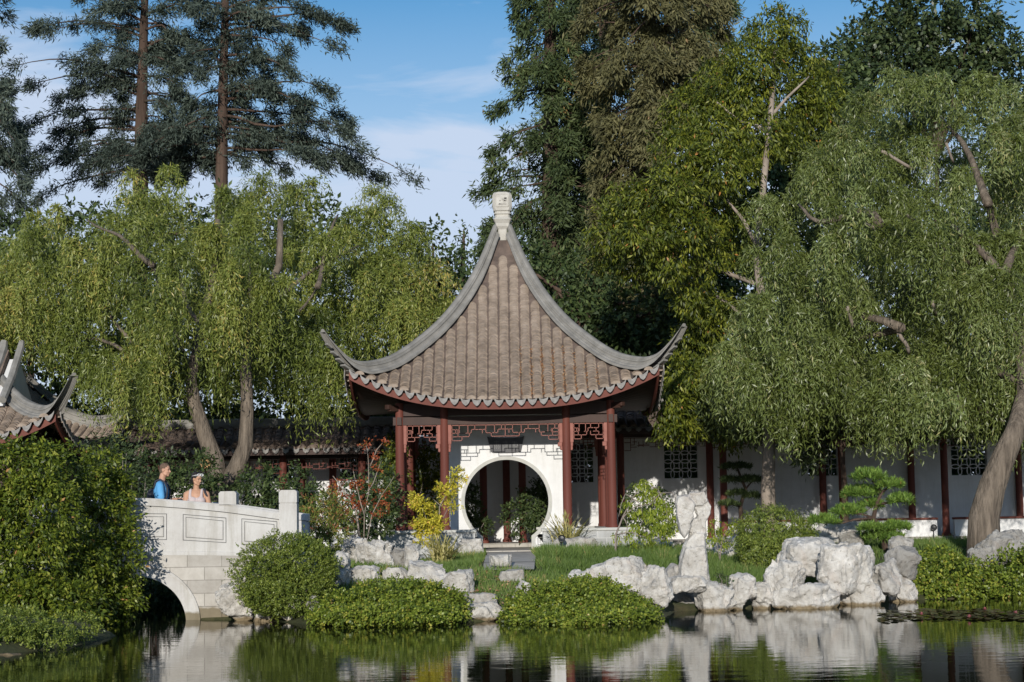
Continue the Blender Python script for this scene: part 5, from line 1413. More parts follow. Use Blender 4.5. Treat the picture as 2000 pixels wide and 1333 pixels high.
# ivy mounds
B = [pblob(a,b_,c,d,Y,0.9) for a,b_,c,d,Y in ((775,1186,112,50,32.0),(694,1192,66,32,31.8),(835,1190,68,38,31.8),(642,1204,36,16,31.6),(760,1200,140,26,31.45))]
shrub('ivy_mound','spreading ivy mound at the water left of the landing slabs','ground cover',755,32.1,B,'ivy',204,230,10,0.10,0.046,0.036,0.15,0.84,0,group='ivy mounds at the pond edge',out=1.0,updir=0.1)
B = [pblob(a,b_,c,d,Y,0.9) for a,b_,c,d,Y in ((1125,1184,104,50,31.9),(1060,1194,70,32,31.7),(1205,1195,72,28,31.8),(1135,1203,140,22,31.45),(1140,1162,70,32,32.2))]
shrub('ivy_mound','yellowish ivy mound at the water below the long white boulder','ground cover',1135,32.0,B,'ivy',205,230,10,0.10,0.046,0.036,0.15,0.84,0,group='ivy mounds at the pond edge',out=1.0,updir=0.1)
B = [pblob(a,b_,c,d,Y,0.9) for a,b_,c,d,Y in ((1858,1132,72,40,37.6),(1815,1148,40,24,37.2),(1895,1146,46,26,37.3),(1838,1092,40,20,38.6))]
shrub('ivy_mound','ivy bank at the water right of the smooth grey block','ground cover',1852,37.8,B,'ivy',206,110,10,0.10,0.062,0.045,0.15,0.84,0,group='ivy mounds at the pond edge',out=1.0,updir=0.1)
B = [pblob(a,b_,c,d,Y,0.9) for a,b_,c,d,Y in ((1990,1122,52,44,37.4),(2035,1110,50,46,37.6),(1968,1146,36,20,37.1))]
shrub('ivy_mound','ivy bank at the water cut by the right edge','ground cover',1985,37.6,B,'ivy',207,110,10,0.10,0.062,0.045,0.15,0.84,0,group='ivy mounds at the pond edge',out=1.0,updir=0.1)
# weeping round shrub at right
B = [pblob(1518,1052,70,56,38.6,0.9), pblob(1490,1068,48,36,38.4,0.9), pblob(1555,1066,42,34,38.4,0.9)]
shrub('weeping_shrub','round weeping shrub in front of the slim tree trunk','shrub',1518,38.6,B,'clip',208,280,12,0.12,0.052,0.020,0.6,0.88,5,'twig',None,0.55,0.9)
B = [pblob(625,1008,40,42,37.4,0.9), pblob(605,1035,44,40,37.2,0.9), pblob(655,1030,32,36,37.4,0.9), pblob(640,985,22,22,37.5,0.9)]
shrub('red_tipped_shrub','loose shrub with reddish tips above the clipped dome','shrub',625,37.4,B,'mix',209,60,11,0.14,0.075,0.022,0.0,0.5,6,'twig',None,0.8,0.9,0.35)
B = [pblob(a,b_,c,d,Y,0.8) for a,b_,c,d,Y in ((832,905,34,44,50.5),(838,975,34,46,50.5),(820,1010,30,34,50.5),(770,930,24,60,48.9),(765,1000,28,44,48.9),(778,880,18,34,49))]
shrub('climbing_shrub','leafy yellow green shrub seen behind the left pavilion columns','shrub',800,49.6,B,'broad',210,34,12,0.22,0.11,0.05,0.35,0.5,5,'twig')
B = [pblob(a,b_,c,d,Y,0.8) for a,b_,c,d,Y in ((205,880,36,46,40.5),(245,900,36,46,40.2),(275,945,36,40,40),(230,950,40,40,40),(185,930,30,40,40.5))]
shrub('twiggy_shrub','dull twiggy shrub behind the left end of the bridge rail','shrub',232,40.3,B,'oak',211,26,11,0.26,0.10,0.035,0.3,0.4,8,'twig')
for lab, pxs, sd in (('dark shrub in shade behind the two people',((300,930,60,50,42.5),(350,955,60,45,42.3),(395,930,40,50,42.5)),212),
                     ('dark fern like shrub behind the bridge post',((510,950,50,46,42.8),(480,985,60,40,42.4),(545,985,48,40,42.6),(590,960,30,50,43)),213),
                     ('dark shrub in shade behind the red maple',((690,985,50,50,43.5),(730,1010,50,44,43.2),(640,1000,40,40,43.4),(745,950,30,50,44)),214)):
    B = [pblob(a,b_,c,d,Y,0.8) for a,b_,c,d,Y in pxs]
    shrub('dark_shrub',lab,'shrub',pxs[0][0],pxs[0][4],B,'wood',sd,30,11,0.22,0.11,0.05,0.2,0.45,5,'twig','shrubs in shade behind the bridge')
B = [pblob(a,b_,c,d,Y,0.8) for a,b_,c,d,Y in ((1260,985,40,40,47.5),(1250,1020,50,30,47.4),(1300,1010,34,36,47.6))]
shrub('dark_shrub','dark clipped shrub against the gallery right of the pavilion','shrub',1262,47.5,B,'wood',215,40,11,0.16,0.08,0.045,0.2,0.6,4,'twig','shrubs in shade behind the bridge')

B = [pblob(a,b_,c,d,Y,0.7) for a,b_,c,d,Y in ((1045,985,34,44,50.5),(1020,1010,34,34,50.4),(1070,960,26,40,50.6),(1060,1020,34,28,50.4))]
shrub('dark_shrub','dark leafy shrub standing in for shadow in the right half of the moon gate','shrub',1045,50.5,B,'wood',216,48,11,0.18,0.09,0.045,0.2,0.55,4,'twig','shrubs in shade behind the bridge')  # added dark foliage in place of the shadow behind the gate
B = [pblob(a,b_,c,d,Y,0.7) for a,b_,c,d,Y in ((918,990,22,50,50.6),(940,1025,24,24,50.5))]
shrub('dark_shrub','narrow dark shrub added for shade at the left edge of the moon gate','shrub',922,50.5,B,'wood',217,48,11,0.18,0.09,0.045,0.2,0.55,4,'twig','shrubs in shade behind the bridge')  # added dark foliage in place of the shaded left side
B = [pblob(a,b_,c,d,Y,0.6) for a,b_,c,d,Y in ((270,1150,70,42,38.6),(340,1155,60,36,38.6),(400,1150,50,36,38.8),(215,1150,60,40,38.6))]
shrub('dark_shrub','dark shrub added to darken the opening of the bridge arch','shrub',300,38.8,B,'wood',218,60,11,0.18,0.09,0.045,0.2,0.5,4,'twig','shrubs in shade behind the bridge')  # added so the inside of the arch turns dark
# branching small trees drawn limb by limb
def small_tree(name, label, cat, Y, limbs, tips, mat, seed, per, k, tl, L, W, droop, smat='twig', r=0.03, shell=0.3, spread=0.9):
    rg = np.random.default_rng(seed)
    p0 = at(*limbs[0][0], Y); z0 = gz(p0.x, Y)
    t = thing(name, label, cat, (p0.x, Y, z0))
    ps = []
    for i, pl in enumerate(limbs):
        pts = [A3(a, b_, Y+(0.10*math.sin(i*2.1)*j)) for j, (a, b_) in enumerate(pl)]
        if pl[0] == limbs[0][0]: pts[0] = (pts[0][0], pts[0][1], z0-0.06)
        fine = []
        for a, b_ in zip(pts, pts[1:]):
            for s in (0, 0.5): fine.append(tuple(np.array(a)*(1-s)+np.array(b_)*s + rg.normal(0, 0.012, 3)))
        fine.append(pts[-1]); rr = r if i == 0 else r*0.55
        ps.append((fine, rr, rr*0.3))
    trunk_obj('stems', ps, MAT[smat], t, 7)
    B = [pblob(a, b_, c, d, Y+rg.uniform(-0.25,0.25), 0.8) for a, b_, c, d in tips]
    crown('foliage', B, MAT[mat], t, seed+1, per, k, tl, L, W, droop=droop, shell=shell, spread=spread)
    return t
small_tree('golden_shrub','upright golden yellow shrub before the left inner column','shrub',41.5,
    [[(850,1078),(856,1030),(862,990),(876,955),(888,930)],[(850,1078),(838,1030),(826,990),(820,970)],[(856,1030),(880,985),(896,945)],[(838,1030),(812,1010)],[(862,990),(846,975)]],
    [(888,940,16,12),(872,957,20,12),(895,925,9,12),(876,972,16,9),(884,988,14,7),(905,935,8,5),(812,970,12,9),(824,985,22,10),(838,998,18,8),(820,1020,22,9),(845,1020,24,9),(832,1038,26,9),(855,1028,14,8),(828,1058,16,8),(806,978,8,6)],
    'yellow',301,110,9,0.12,0.075,0.028,0.15,'twig',0.022,0.3)
small_tree('red_maple','sparse red leaved maple with pale forked stems behind white rocks','tree',39.5,
    [[(708,1062),(700,1020),(690,985),(668,955),(650,930)],[(708,1062),(712,1010),(720,960),(722,910),(715,870)],[(708,1062),(725,1005),(748,965),(770,930)],[(708,1062),(690,1020),(672,990),(655,975)],[(720,960),(735,930),(745,900)],[(712,1010),(700,960),(690,920)],[(722,910),(735,880),(750,862)],[(700,1020),(675,1005),(660,1000)]],
    [(655,958,18,7),(675,972,18,6),(690,945,18,6),(705,945,18,7),(672,1000,18,7),(725,985,20,7),(748,962,16,6),(735,915,14,6),(722,868,14,6),(745,860,16,5),(700,985,16,6),(740,1000,18,7),(660,940,12,5),(730,888,10,5),(690,1012,16,6),(755,985,12,6)],
    'redleaf',303,42,8,0.12,0.06,0.035,0.2,'barkpale',0.026,0.2)
small_tree('cascading_maple','lime green cascading maple with arching grey twigs left of the standing stone','tree',39.8,
    [[(1200,1080),(1204,1045),(1216,1010),(1235,975),(1258,945)],[(1216,1010),(1240,990),(1270,985),(1300,1000)],[(1235,975),(1222,965),(1212,985),(1208,1010)],[(1258,945),(1285,955),(1300,985),(1306,1020)],[(1258,945),(1275,960),(1282,1000),(1285,1045)],[(1204,1045),(1235,1040),(1262,1050)],[(1235,975),(1250,985),(1256,1020)],[(1270,985),(1290,965),(1312,962),(1322,985)],[(1216,1010),(1225,1030),(1222,1055)]],
    [(1252,945,12,10),(1264,955,14,12),(1280,965,16,12),(1255,970,16,10),(1226,985,10,9),(1245,1000,16,10),(1290,985,16,14),(1305,1000,12,14),(1275,1005,18,12),(1240,1030,14,8),(1230,1045,12,8),(1205,1048,8,7),(1285,1030,18,12),(1302,1040,12,12),(1262,1050,14,9),(1272,1065,10,12),(1298,1070,10,12),(1240,1060,8,8),(1315,1020,10,14),(1296,1022,10,14)],
    'lime',305,120,9,0.12,0.075,0.022,0.75,'twig',0.028,0.3,0.6)
small_tree('lime_shrub','small lime green sapling right behind the standing stone','shrub',39.6,
    [[(1405,1075),(1408,1055),(1420,1035),(1440,1022)],[(1405,1075),(1398,1050),(1392,1030)],[(1408,1055),(1428,1055),(1448,1050)]],
    [(1394,1030,12,9),(1402,1045,16,9),(1425,1033,12,8),(1440,1025,14,7),(1390,1052,10,10),(1412,1062,14,8),(1440,1048,10,6),(1398,1018,7,6)],
    'lime',307,110,8,0.11,0.07,0.024,0.4,'twig',0.016,0.3,0.7)
small_tree('sprig','dark sprig growing from the crack beside the blocky boulder','plant',33.9,
    [[(1412,1150),(1410,1135),(1405,1122)],[(1412,1150),(1417,1136),(1420,1125)]],[(1408,1130,8,9),(1417,1134,8,8),(1412,1142,9,6)],'oak',309,200,7,0.08,0.06,0.02,0.0,'twig',0.008,0.2)
# cloud pruned pine
def cloud_pine(label, Y, trunk_l, pads, mat, seed, per=150, L=0.13, W=0.016):
    rg = np.random.default_rng(seed); p0 = at(*trunk_l[0][0], Y); z0 = gz(p0.x, Y)
    t = thing('cloud_pine', label, 'tree', (p0.x, Y, z0)); ps = []
    for i, pl in enumerate(trunk_l):
        pts = [A3(a, b_, Y) for a, b_ in pl]
        if i == 0: pts[0] = (pts[0][0], Y, z0-0.08)
        ps.append((pts, 0.075 if i == 0 else 0.03, 0.03 if i == 0 else 0.015))
    trunk_obj('trunk', ps, MAT['barkdark'], t, 8)
    for (a, b_, c, d) in pads:
        Yp = Y+rg.uniform(-0.4,0.3); x, y, z, rx, ry, rz_ = pblob(a, b_, c, d, Yp, 0.85); ry = rx*0.9
        n = int(per*rx*ry*math.pi*2.0)+30
        u = unit(rg, n); u[:,2] = np.abs(u[:,2])*0.9-0.15
        r_ = rg.uniform(0.55,1.0,(n,1))
        T = np.array([x,y,z-rz_*0.35])+u*r_*np.array([rx,ry,rz_*1.2])
        U = u*np.array([0.6,0.6,0.4])+np.array([0,0,0.75])
        P,D,N,Ls,Ws,tn = twig_leaves(rg,T,U,16,0.05,L,W,0.75,-0.1,1.0)
        leaf_mesh('needle_pad',P,D,N,Ls,Ws,MAT[mat],t,tn)
    return t
cloud_pine('bright green cloud pruned pine with flat needle pads', 42.0,
    [[(1732,1062),(1722,1035),(1706,1012),(1712,985),(1722,962),(1704,938)],[(1706,1012),(1670,1015),(1645,1022),(1615,1022)],[(1712,985),(1740,982),(1757,980)],[(1706,1012),(1685,1005),(1660,1002)],[(1722,962),(1690,965)],[(1722,1035),(1750,1035)],[(1722,962),(1740,950)]],
    [(1696,929,34,17),(1740,946,26,14),(1685,962,38,16),(1662,962,14,14),(1757,976,26,12),(1702,986,27,12),(1655,998,33,16),(1608,1017,30,13),(1700,1032,25,11),(1750,1030,32,14),(1722,1048,42,13)], 'pine', 311)
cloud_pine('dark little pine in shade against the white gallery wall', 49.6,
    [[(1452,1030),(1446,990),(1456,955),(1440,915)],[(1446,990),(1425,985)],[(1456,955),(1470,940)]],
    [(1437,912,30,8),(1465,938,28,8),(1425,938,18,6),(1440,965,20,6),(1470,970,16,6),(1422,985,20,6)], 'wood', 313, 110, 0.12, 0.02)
# spiky flax clumps
def clump(label, px, Y, n, hgt_, seed, mat='flax'):
    rg = np.random.default_rng(seed); p = at(px, 1060, Y); z0 = gz(p.x, Y)
    t = thing('flax_clump', label, 'plant', (p.x, Y, z0), 0, 'striped flax clumps by the moon gate')
    PP=[];DD=[];NN=[];LL=[];WW=[];TT=[]
    for i in range(n):
        az = rg.uniform(0,2*math.pi); le = hgt_*rg.uniform(0.6,1.15); k=6; lean = rg.uniform(0.30,1.35); q = np.array([p.x+rg.normal(0,0.10), Y+rg.normal(0,0.08), z0]); tn = rg.random()
        for j in range(k):
            th = lean*(0.35+1.25*j/k); d = np.array([math.cos(az)*math.sin(th), math.sin(az)*math.sin(th), math.cos(th)])
            PP.append(q.copy()); DD.append(d); NN.append(np.array([-math.cos(az)*math.cos(th), -math.sin(az)*math.cos(th), math.sin(th)])+0.01); LL.append(le/k*1.5); WW.append(0.058*(1-0.6*j/k)); TT.append(tn); q = q+d*le/k
    leaf_mesh('foliage',np.array(PP),np.array(DD),np.array(NN),np.array(LL),np.array(WW),MAT[mat],t,np.array(TT),0.5)
clump('wide straw coloured flax clump below the golden shrub', 862, 40.0, 210, 0.66, 321)
clump('small flax clump before the seat wall right of the moon gate', 1107, 43.6, 140, 0.86, 323)
# grass: nobody can count it
rg = np.random.default_rng(400)
def grass(label, n, xr, yr, hgt_, seed, dens_scale=1.3, dry=0.0):
    rg = np.random.default_rng(seed)
    x = rg.uniform(*xr, n); y = rg.uniform(*yr, n)
    keep = np.ones(n, bool)
    d = sdist(LAND, x, y); keep &= d > 0.35
    pxc = -0.14; keep &= ~((np.abs(x-pxc) < 0.56) & (y > 36.8))
    keep &= ~((np.abs(x-PX) < 3.0) & (y > 44.7))
    tuft = np.array([mnoise.noise(Vector((a*dens_scale, b_*dens_scale, seed))) for a, b_ in zip(x, y)])
    keep &= (tuft > -0.32)
    x, y, tuft = x[keep], y[keep], tuft[keep]; n = len(x)
    z = hfun(x, y)-0.02
    D = np.stack([rg.normal(0,0.45,n), rg.normal(0,0.45,n), np.ones(n)],1)
    N = np.stack([rg.normal(0,0.5,n), -np.ones(n)*0.8, rg.uniform(0.0,0.8,n)],1)
    L = hgt_*rg.uniform(0.5,1.2,n)*(0.7+0.8*np.clip(tuft+0.3,0,1))
    tn = np.clip(0.42+0.5*tuft+rg.normal(0,0.15,n)+dry*rg.random(n),0,1)
    o = leaf_mesh('grass',np.stack([x,y,z],1),D,N,L,0.016+0.0*L,MAT['grass'],None,tn,0.35)
    tag(o, label, 'grass', None, 'stuff')
grass('tufted lawn grass sloping from the moon gate to the shore', 60000, (-4.2, 6.5), (32.6, 44.6), 0.17, 401, 1.3, 0.25)
grass('long fresh grass right of the gate path', 16000, (0.55, 3.4), (37.2, 42.0), 0.26, 402, 1.8)
grass('long grass behind the rocks at right', 16000, (3.6, 6.6), (36.6, 41.5), 0.22, 403, 1.8)
grass('shaded grass under the right willow', 32000, (6.0, 18.0), (38.3, 49.5), 0.20, 404, 1.3)
grass('sparse grass behind the bridge and left of the pavilion', 16000, (-9.5, -3.4), (36.5, 49.5), 0.20, 405, 1.3)
# fallen leaves at the landing
n = 900; rg = np.random.default_rng(410)
x = rg.uniform(-1.0, 0.55, n); y = rg.uniform(32.5, 36.0, n); z = hfun(x,y)+0.035+rg.random(n)*0.03
o = leaf_mesh('fallen_leaves', np.stack([x,y,z],1), rg.normal(0,1,(n,3))*np.array([1,1,0.2]), np.array([0,-0.4,1])+rg.normal(0,0.3,(n,3)), 0.07, 0.035, leaf_mat('dry_litter',[(0.0,(0.16,0.07,0.03)),(0.5,(0.30,0.15,0.07)),(1.0,(0.42,0.27,0.15))],0.1), None, rg.random(n))
tag(o, 'brown dry leaf litter around the stepping slabs at the landing', 'leaf litter', None, 'stuff')

# dry leaves caught in the gutters of the pavilion roof
rg = np.random.default_rng(415); n = 900; P_l = []
for _ in range(n):
    i = rg.choice([1,2,3,4,5,6,7,8], p=[.08,.15,.2,.2,.15,.1,.07,.05]); x = (i+0.5)*0.2622-0.1311+0.1311+rg.normal(0,0.02); tt = rg.uniform(max(2.0,x+0.5), 3.7)
    P_l.append((PX+x, PY-tt, zroof(x,tt)+0.03+0.03*rg.random()))
o = leaf_mesh('fallen_leaves', np.array(P_l), rg.normal(0,1,(n,3)), np.array([0,-0.6,1])+rg.normal(0,0.4,(n,3)), 0.055, 0.03, leaf_mat('roof_litter',[(0.0,(0.22,0.09,0.04)),(0.5,(0.36,0.16,0.07)),(1.0,(0.42,0.25,0.13))],0.1,gain=1.0), None, rg.random(n))
tag(o, 'orange dry leaves caught between the tile rows of the pavilion roof', 'leaf litter', None, 'stuff')
# water lilies
rg = np.random.default_rng(500); n = 750
def lily_pos(n, rg):
    px = rg.uniform(1715, 2120, n); py = 1188+rg.random(n)*20+np.clip((1790-px)*0.08,0,10)
    return px, py
pxs, pys = lily_pos(n, rg); mb = MB()
Ps = []
for a, b_ in zip(pxs, pys):
    yy = b_+(a-1000)*ROLL; Yp = 1.8*F_PX/(yy-1004); x = at(a, b_, Yp).x; r_ = rg.uniform(0.035,0.085); k = 8; o_ = len(mb.v); ti = rg.normal(0,0.10,2); h0 = 0.010+rg.random()*0.015
    mb.v += [(x+r_*math.cos(q*2*math.pi/k), Yp+r_*math.sin(q*2*math.pi/k), max(0.004, h0+r_*(ti[0]*math.cos(q*2*math.pi/k)+ti[1]*math.sin(q*2*math.pi/k)))) for q in range(k)]; mb.f.append(tuple(o_+q for q in range(k)))
lp = mb.build('lily_pads', simple('lily_pad', [(0.3,(0.05,0.065,0.02)),(0.5,(0.11,0.10,0.035)),(0.7,(0.16,0.065,0.04))], 9.0, 0.35, 0.0, 20, 0.5))
tag(lp, 'dark reddish lily pads floating on the pond at right', 'lily pads', None, 'stuff')
fm = leaf_mat('pink_petal', [(0.0,(0.32,0.07,0.09)),(1.0,(0.50,0.20,0.21))], 0.3, gain=1.0)
for lab, px, py in (('pink water lily flower nearest the right edge of the pond',1984,1199),('pink water lily flower standing tallest among the pads',1924,1192),('pink water lily flower at the near rim of the pads',1893,1207),('faint pink water lily bud at the left end of the pads',1800,1202)):
    yy = py+(px-1000)*ROLL; Yp = 1.8*F_PX/(yy-1004); x = at(px,py,Yp).x; n = 26
    az = rg.uniform(0,2*math.pi,n); el = rg.uniform(0.3,1.4,n); D = np.stack([np.cos(az)*np.cos(el),np.sin(az)*np.cos(el),np.sin(el)],1)
    o = leaf_mesh('water_lily', np.tile(np.array([0.0,0.0,0.03]),(n,1)), D, np.stack([-np.cos(az)*np.sin(el),-np.sin(az)*np.sin(el),np.cos(el)],1), 0.058, 0.03, fm, None, rg.random(n)); o.location = (x, Yp, 0)
    tag(o, lab, 'flower', 'pink water lilies on the pond')
# garden lamps
for lab, px, py, Y in (('small black garden lamp in the grass right of the moon gate',1097,1054,41.0),('black garden lamp before the low white wall at right',1823,1032,46.5)):
    p = at(px, py, Y); z0 = gz(p.x, Y)
    t = thing('garden_lamp', lab, 'lamp', (p.x, Y, z0), 0, 'black garden lamps')
    MB().tube([(0,0,-0.1),(0,0,p.z-z0-0.06)], 0.015, 8).build('stake', MAT['metal'], t)
    h_ = MB(); Mx = Matrix.Translation((0,0,p.z-z0)) @ Matrix.Rotation(R(70),4,'X')
    h_.lathe([(0.035,-0.11),(0.06,-0.08),(0.075,0.0),(0.082,0.06),(0.07,0.065),(0.062,0.03),(0.0005,0.02)], 16)
    h_.v = [tuple(Mx @ Vector(v)) for v in h_.v]; h_.build('lamp_head', MAT['metal'], t, 40)
# ------------------------------------------------------------------ the two people on the bridge
MAT['skin'] = simple('warm_skin', [(0.3,(0.44,0.245,0.165)),(0.7,(0.52,0.30,0.205))], 9, 0.55, 0.0)  # even skin tone of the man
MAT['skin2'] = simple('tanned_skin', [(0.3,(0.42,0.235,0.15)),(0.7,(0.50,0.29,0.19))], 9, 0.55, 0.0)
MAT['shirt'] = simple('blue_cotton', [(0.3,(0.085,0.30,0.58)),(0.7,(0.12,0.37,0.66))], 6, 0.85, 0.25, 25)
MAT['tank'] = simple('grey_pink_cotton', [(0.3,(0.46,0.39,0.38)),(0.7,(0.55,0.47,0.46))], 6, 0.85, 0.25, 25)
MAT['denim'] = simple('dark_denim', [(0.3,(0.03,0.035,0.05)),(0.7,(0.05,0.055,0.075))], 12, 0.85, 0.2, 40)
MAT['pack'] = simple('navy_nylon', [(0.3,(0.022,0.022,0.03)),(0.7,(0.045,0.045,0.058))], 7, 0.6, 0.2, 30)
MAT['hairb'] = simple('cropped_brown_hair', [(0.3,(0.10,0.065,0.045)),(0.7,(0.16,0.10,0.07))], 30, 0.8, 0.3, 90)
MAT['hairk'] = simple('black_hair', [(0.3,(0.012,0.010,0.010)),(0.7,(0.03,0.024,0.02))], 14, 0.45, 0.3, 60)
MAT['white'] = simple('white_plastic', [(0.3,(0.7,0.7,0.7)),(0.7,(0.8,0.8,0.8))], 9, 0.35, 0.0)
MAT['eye'] = simple('dark_eye', [(0.3,(0.02,0.014,0.012)),(0.7,(0.04,0.025,0.02))], 9, 0.3, 0.0)
def ell(mb, c, r, Mr=None, n=18):
    rows = []
    for i in range(n//2+1):
        a = -math.pi/2+math.pi*i/(n//2); rr = max(math.cos(a), 0.003)
        row = []
        for k in range(n+1):
            v = Vector((r[0]*rr*math.cos(2*math.pi*k/n), r[1]*rr*math.sin(2*math.pi*k/n), r[2]*math.sin(a)))
            row.append((Mr @ v if Mr else v)+Vector(c))
        rows.append(row[:-1])
    o = len(mb.v); w = n; h = len(rows)
    mb.v += [tuple(p) for r_ in rows for p in r_]
    for i in range(h-1):
        for k in range(w): mb.f.append((o+i*w+k, o+i*w+(k+1)%w, o+(i+1)*w+(k+1)%w, o+(i+1)*w+k))
    mb.f.append(tuple(o+k for k in range(w))[::-1]); mb.f.append(tuple(o+(h-1)*w+k for k in range(w)))
def cap(mb, a, b_, ra, rb, n=12):
    a, b_ = Vector(a), Vector(b_); t = (b_-a).normalized(); pts = []; rad = []
    for q in (1.0, 0.85, 0.5, 0.0): pts.append(a-t*ra*q); rad.append(max(ra*math.sqrt(1-q*q), 0.0015))
    for q in (0.0, 0.5, 0.85, 1.0): pts.append(b_+t*rb*q); rad.append(max(rb*math.sqrt(1-q*q), 0.0015))
    mb.tube(pts, rad, n)
def chain(mb, pts, rad):
    for i in range(len(pts)-1): cap(mb, pts[i], pts[i+1], rad[i], rad[i+1])
def fuse(mb, name, mat, parent, voxel=0.008, smooth=4, gap=0.0):
    me = bpy.data.meshes.new('tmp'); me.from_pydata(mb.v, [], mb.f)
    bm = bmesh.new(); bm.from_mesh(me); bmesh.ops.recalc_face_normals(bm, faces=bm.faces[:]); bm.to_mesh(me); bm.free()
    o = bpy.data.objects.new('tmp', me); COL.objects.link(o)
    md = o.modifiers.new('r','REMESH'); md.mode = 'VOXEL'; md.voxel_size = voxel
    sm = o.modifiers.new('s','SMOOTH'); sm.factor = 0.5; sm.iterations = smooth
    dg = bpy.context.evaluated_depsgraph_get(); dg.update()
    m2 = bpy.data.meshes.new_from_object(o.evaluated_get(dg)); bpy.data.objects.remove(o)
    m2.materials.clear(); m2.name = name
    for p in m2.polygons: p.use_smooth = True
    return link_mesh(name, m2, mat, parent)
def hand(mb, wrist, fwd, up, side, s=1.0, curl=0.5):
    """palm and five fingers; fwd along the hand, up = back of the hand, side = thumb side"""
    w, f, u, d = Vector(wrist), Vector(fwd).normalized(), Vector(up).normalized(), Vector(side).normalized()
    for k in (-0.028,-0.010,0.010,0.028): cap(mb, w+f*0.012*s+d*k*0.6*s, w+f*0.085*s+d*k*s, 0.0135*s, 0.0125*s, 8)
    for k, (off, ln) in enumerate(((0.030,0.072),(0.011,0.082),(-0.010,0.076),(-0.029,0.060))):
        p = w+f*0.09*s+d*off*s; c = curl*(0.8+0.12*k); a = 0.0
        for j, fr_ in enumerate((0.45,0.32,0.23)):
            a += c*(0.5 if j == 0 else 0.7); q = p+(f*math.cos(a)-u*math.sin(a))*ln*fr_*s; r1 = (0.0092-0.0009*j)*s
            cap(mb, p, q, r1, r1-0.0007, 8); p = q
    p = w+f*0.03*s+d*0.03*s; q = p+(f*0.55+d*0.75-u*0.25).normalized()*0.042*s; r_ = q+(f*0.9+d*0.25-u*0.3).normalized()*0.034*s
    cap(mb, p, q, 0.0125*s, 0.0105*s, 8); cap(mb, q, r_, 0.0105*s, 0.0085*s, 8)
def head(mb, c, f, up=(0,0,1), s=1.0, female=False):
    """head with brow, nose, lips, chin and ears facing f"""
    f = Vector(f).normalized(); u = Vector(up).normalized(); sd = u.cross(f).normalized(); u = f.cross(sd)
    Mr = Matrix((f, sd, u)).transposed()
    W = lambda a, b_, c2: Vector(c)+Mr @ Vector((a*s, b_*s, c2*s))
    ell(mb, W(-0.012,0,0.03), (0.098*s,0.077*s,0.095*s), Mr); ell(mb, W(0.022,0,-0.035), (0.068*s,0.062*s,0.085*s), Mr)
    ell(mb, W(0.055,0,-0.098), (0.028*s,0.030*s,0.022*s), Mr); ell(mb, W(0.050,0,-0.055), (0.036*s,0.042*s,0.045*s), Mr)
    for b_ in (-1, 1):
        ell(mb, W(0.068,0.030*b_,0.022), (0.020*s,0.026*s,0.010*s), Mr); ell(mb, W(0.060,0.040*b_,-0.030), (0.024*s,0.022*s,0.022*s), Mr)
        ell(mb, W(-0.010,0.078*b_,-0.008), (0.022*s,0.010*s,0.034*s), Mr); cap(mb, W(0.035,0.045*b_,-0.085), W(-0.01,0.058*b_,-0.055), 0.020*s, 0.018*s)
    cap(mb, W(0.080,0,0.012), W(0.104,0,-0.030), 0.0095*s, 0.0135*s); ell(mb, W(0.092,0.010,-0.034), (0.012*s,0.010*s,0.009*s), Mr); ell(mb, W(0.092,-0.010,-0.034), (0.012*s,0.010*s,0.009*s), Mr)
    ell(mb, W(0.083,0,-0.061), (0.010*s,0.022*s,0.006*s), Mr); ell(mb, W(0.081,0,-0.073), (0.010*s,0.019*s,0.007*s), Mr)
    return W, Mr
def eyes(W, s, parent, Mr):
    for b_ in (-1, 1):
        mb = MB(); ell(mb, W(0.078,0.031*b_,0.002), (0.008*s,0.013*s,0.006*s), Mr, 10); mb.build('eye', MAT['eye'], parent, True)
        mb = MB(); cap(mb, W(0.090,0.018*b_,0.022), W(0.080,0.048*b_,0.022), 0.004*s, 0.003*s, 6); mb.build('eyebrow', MAT['hairk'], parent, True)

DZ = deckz
# --- man in blue T-shirt
mx, mY = at(318,1000,34.55).x, 34.55; mz = DZ(mx)
man = thing('person', 'person in bright blue T-shirt with cropped hair walking right on the bridge', 'person', (mx, mY, mz))
hz = (at(322,905,mY).z-mz)-0.128
b = MB()
W, Mr = head(b, (0.045,0,hz), (0.97,-0.25,-0.06))
hz0 = hz
cap(b, (-0.03,0,hz-0.24), (0.005,0,hz-0.08), 0.066, 0.058)
S0 = hz-0.245
ell(b, (-0.035,0,S0-0.15), (0.115,0.165,0.20)); ell(b, (-0.03,0,S0-0.36), (0.115,0.15,0.18)); ell(b, (-0.04,0,S0-0.52), (0.12,0.165,0.14))
for s in (-1,1): cap(b, (-0.03,0.05*s,S0-0.01), (-0.03,0.185*s,S0-0.035), 0.055, 0.058)
Ra = [(-0.02,-0.20,S0-0.05),(0.02,-0.25,S0-0.32),(0.17,-0.33,S0-0.335)]
La = [(-0.02,0.20,S0-0.05),(0.05,0.25,S0-0.32),(0.24,0.10,S0-0.29)]
chain(b, Ra, (0.054,0.043,0.030)); chain(b, La, (0.054,0.043,0.030))
hand(b, Ra[2], (0.75,-0.65,-0.05), (0,0,1), (0.5,0.6,0.1), 1.0, 0.45); hand(b, La[2], (0.9,-0.35,0.1), (0,0.3,1), (0,-1,0.2), 1.0, 0.8)
for s in (-1,1):
    chain(b, [(-0.04,0.095*s,S0-0.58),(-0.02+0.05*s,0.10*s,0.48),(-0.05+0.04*s,0.10*s,0.09)], (0.088,0.062,0.042)); cap(b, (-0.06+0.04*s,0.10*s,0.045), (0.12+0.04*s,0.10*s,0.035), 0.042, 0.034)
fuse(b, 'body', MAT['skin'], man); eyes(W, 1.0, man, Mr)
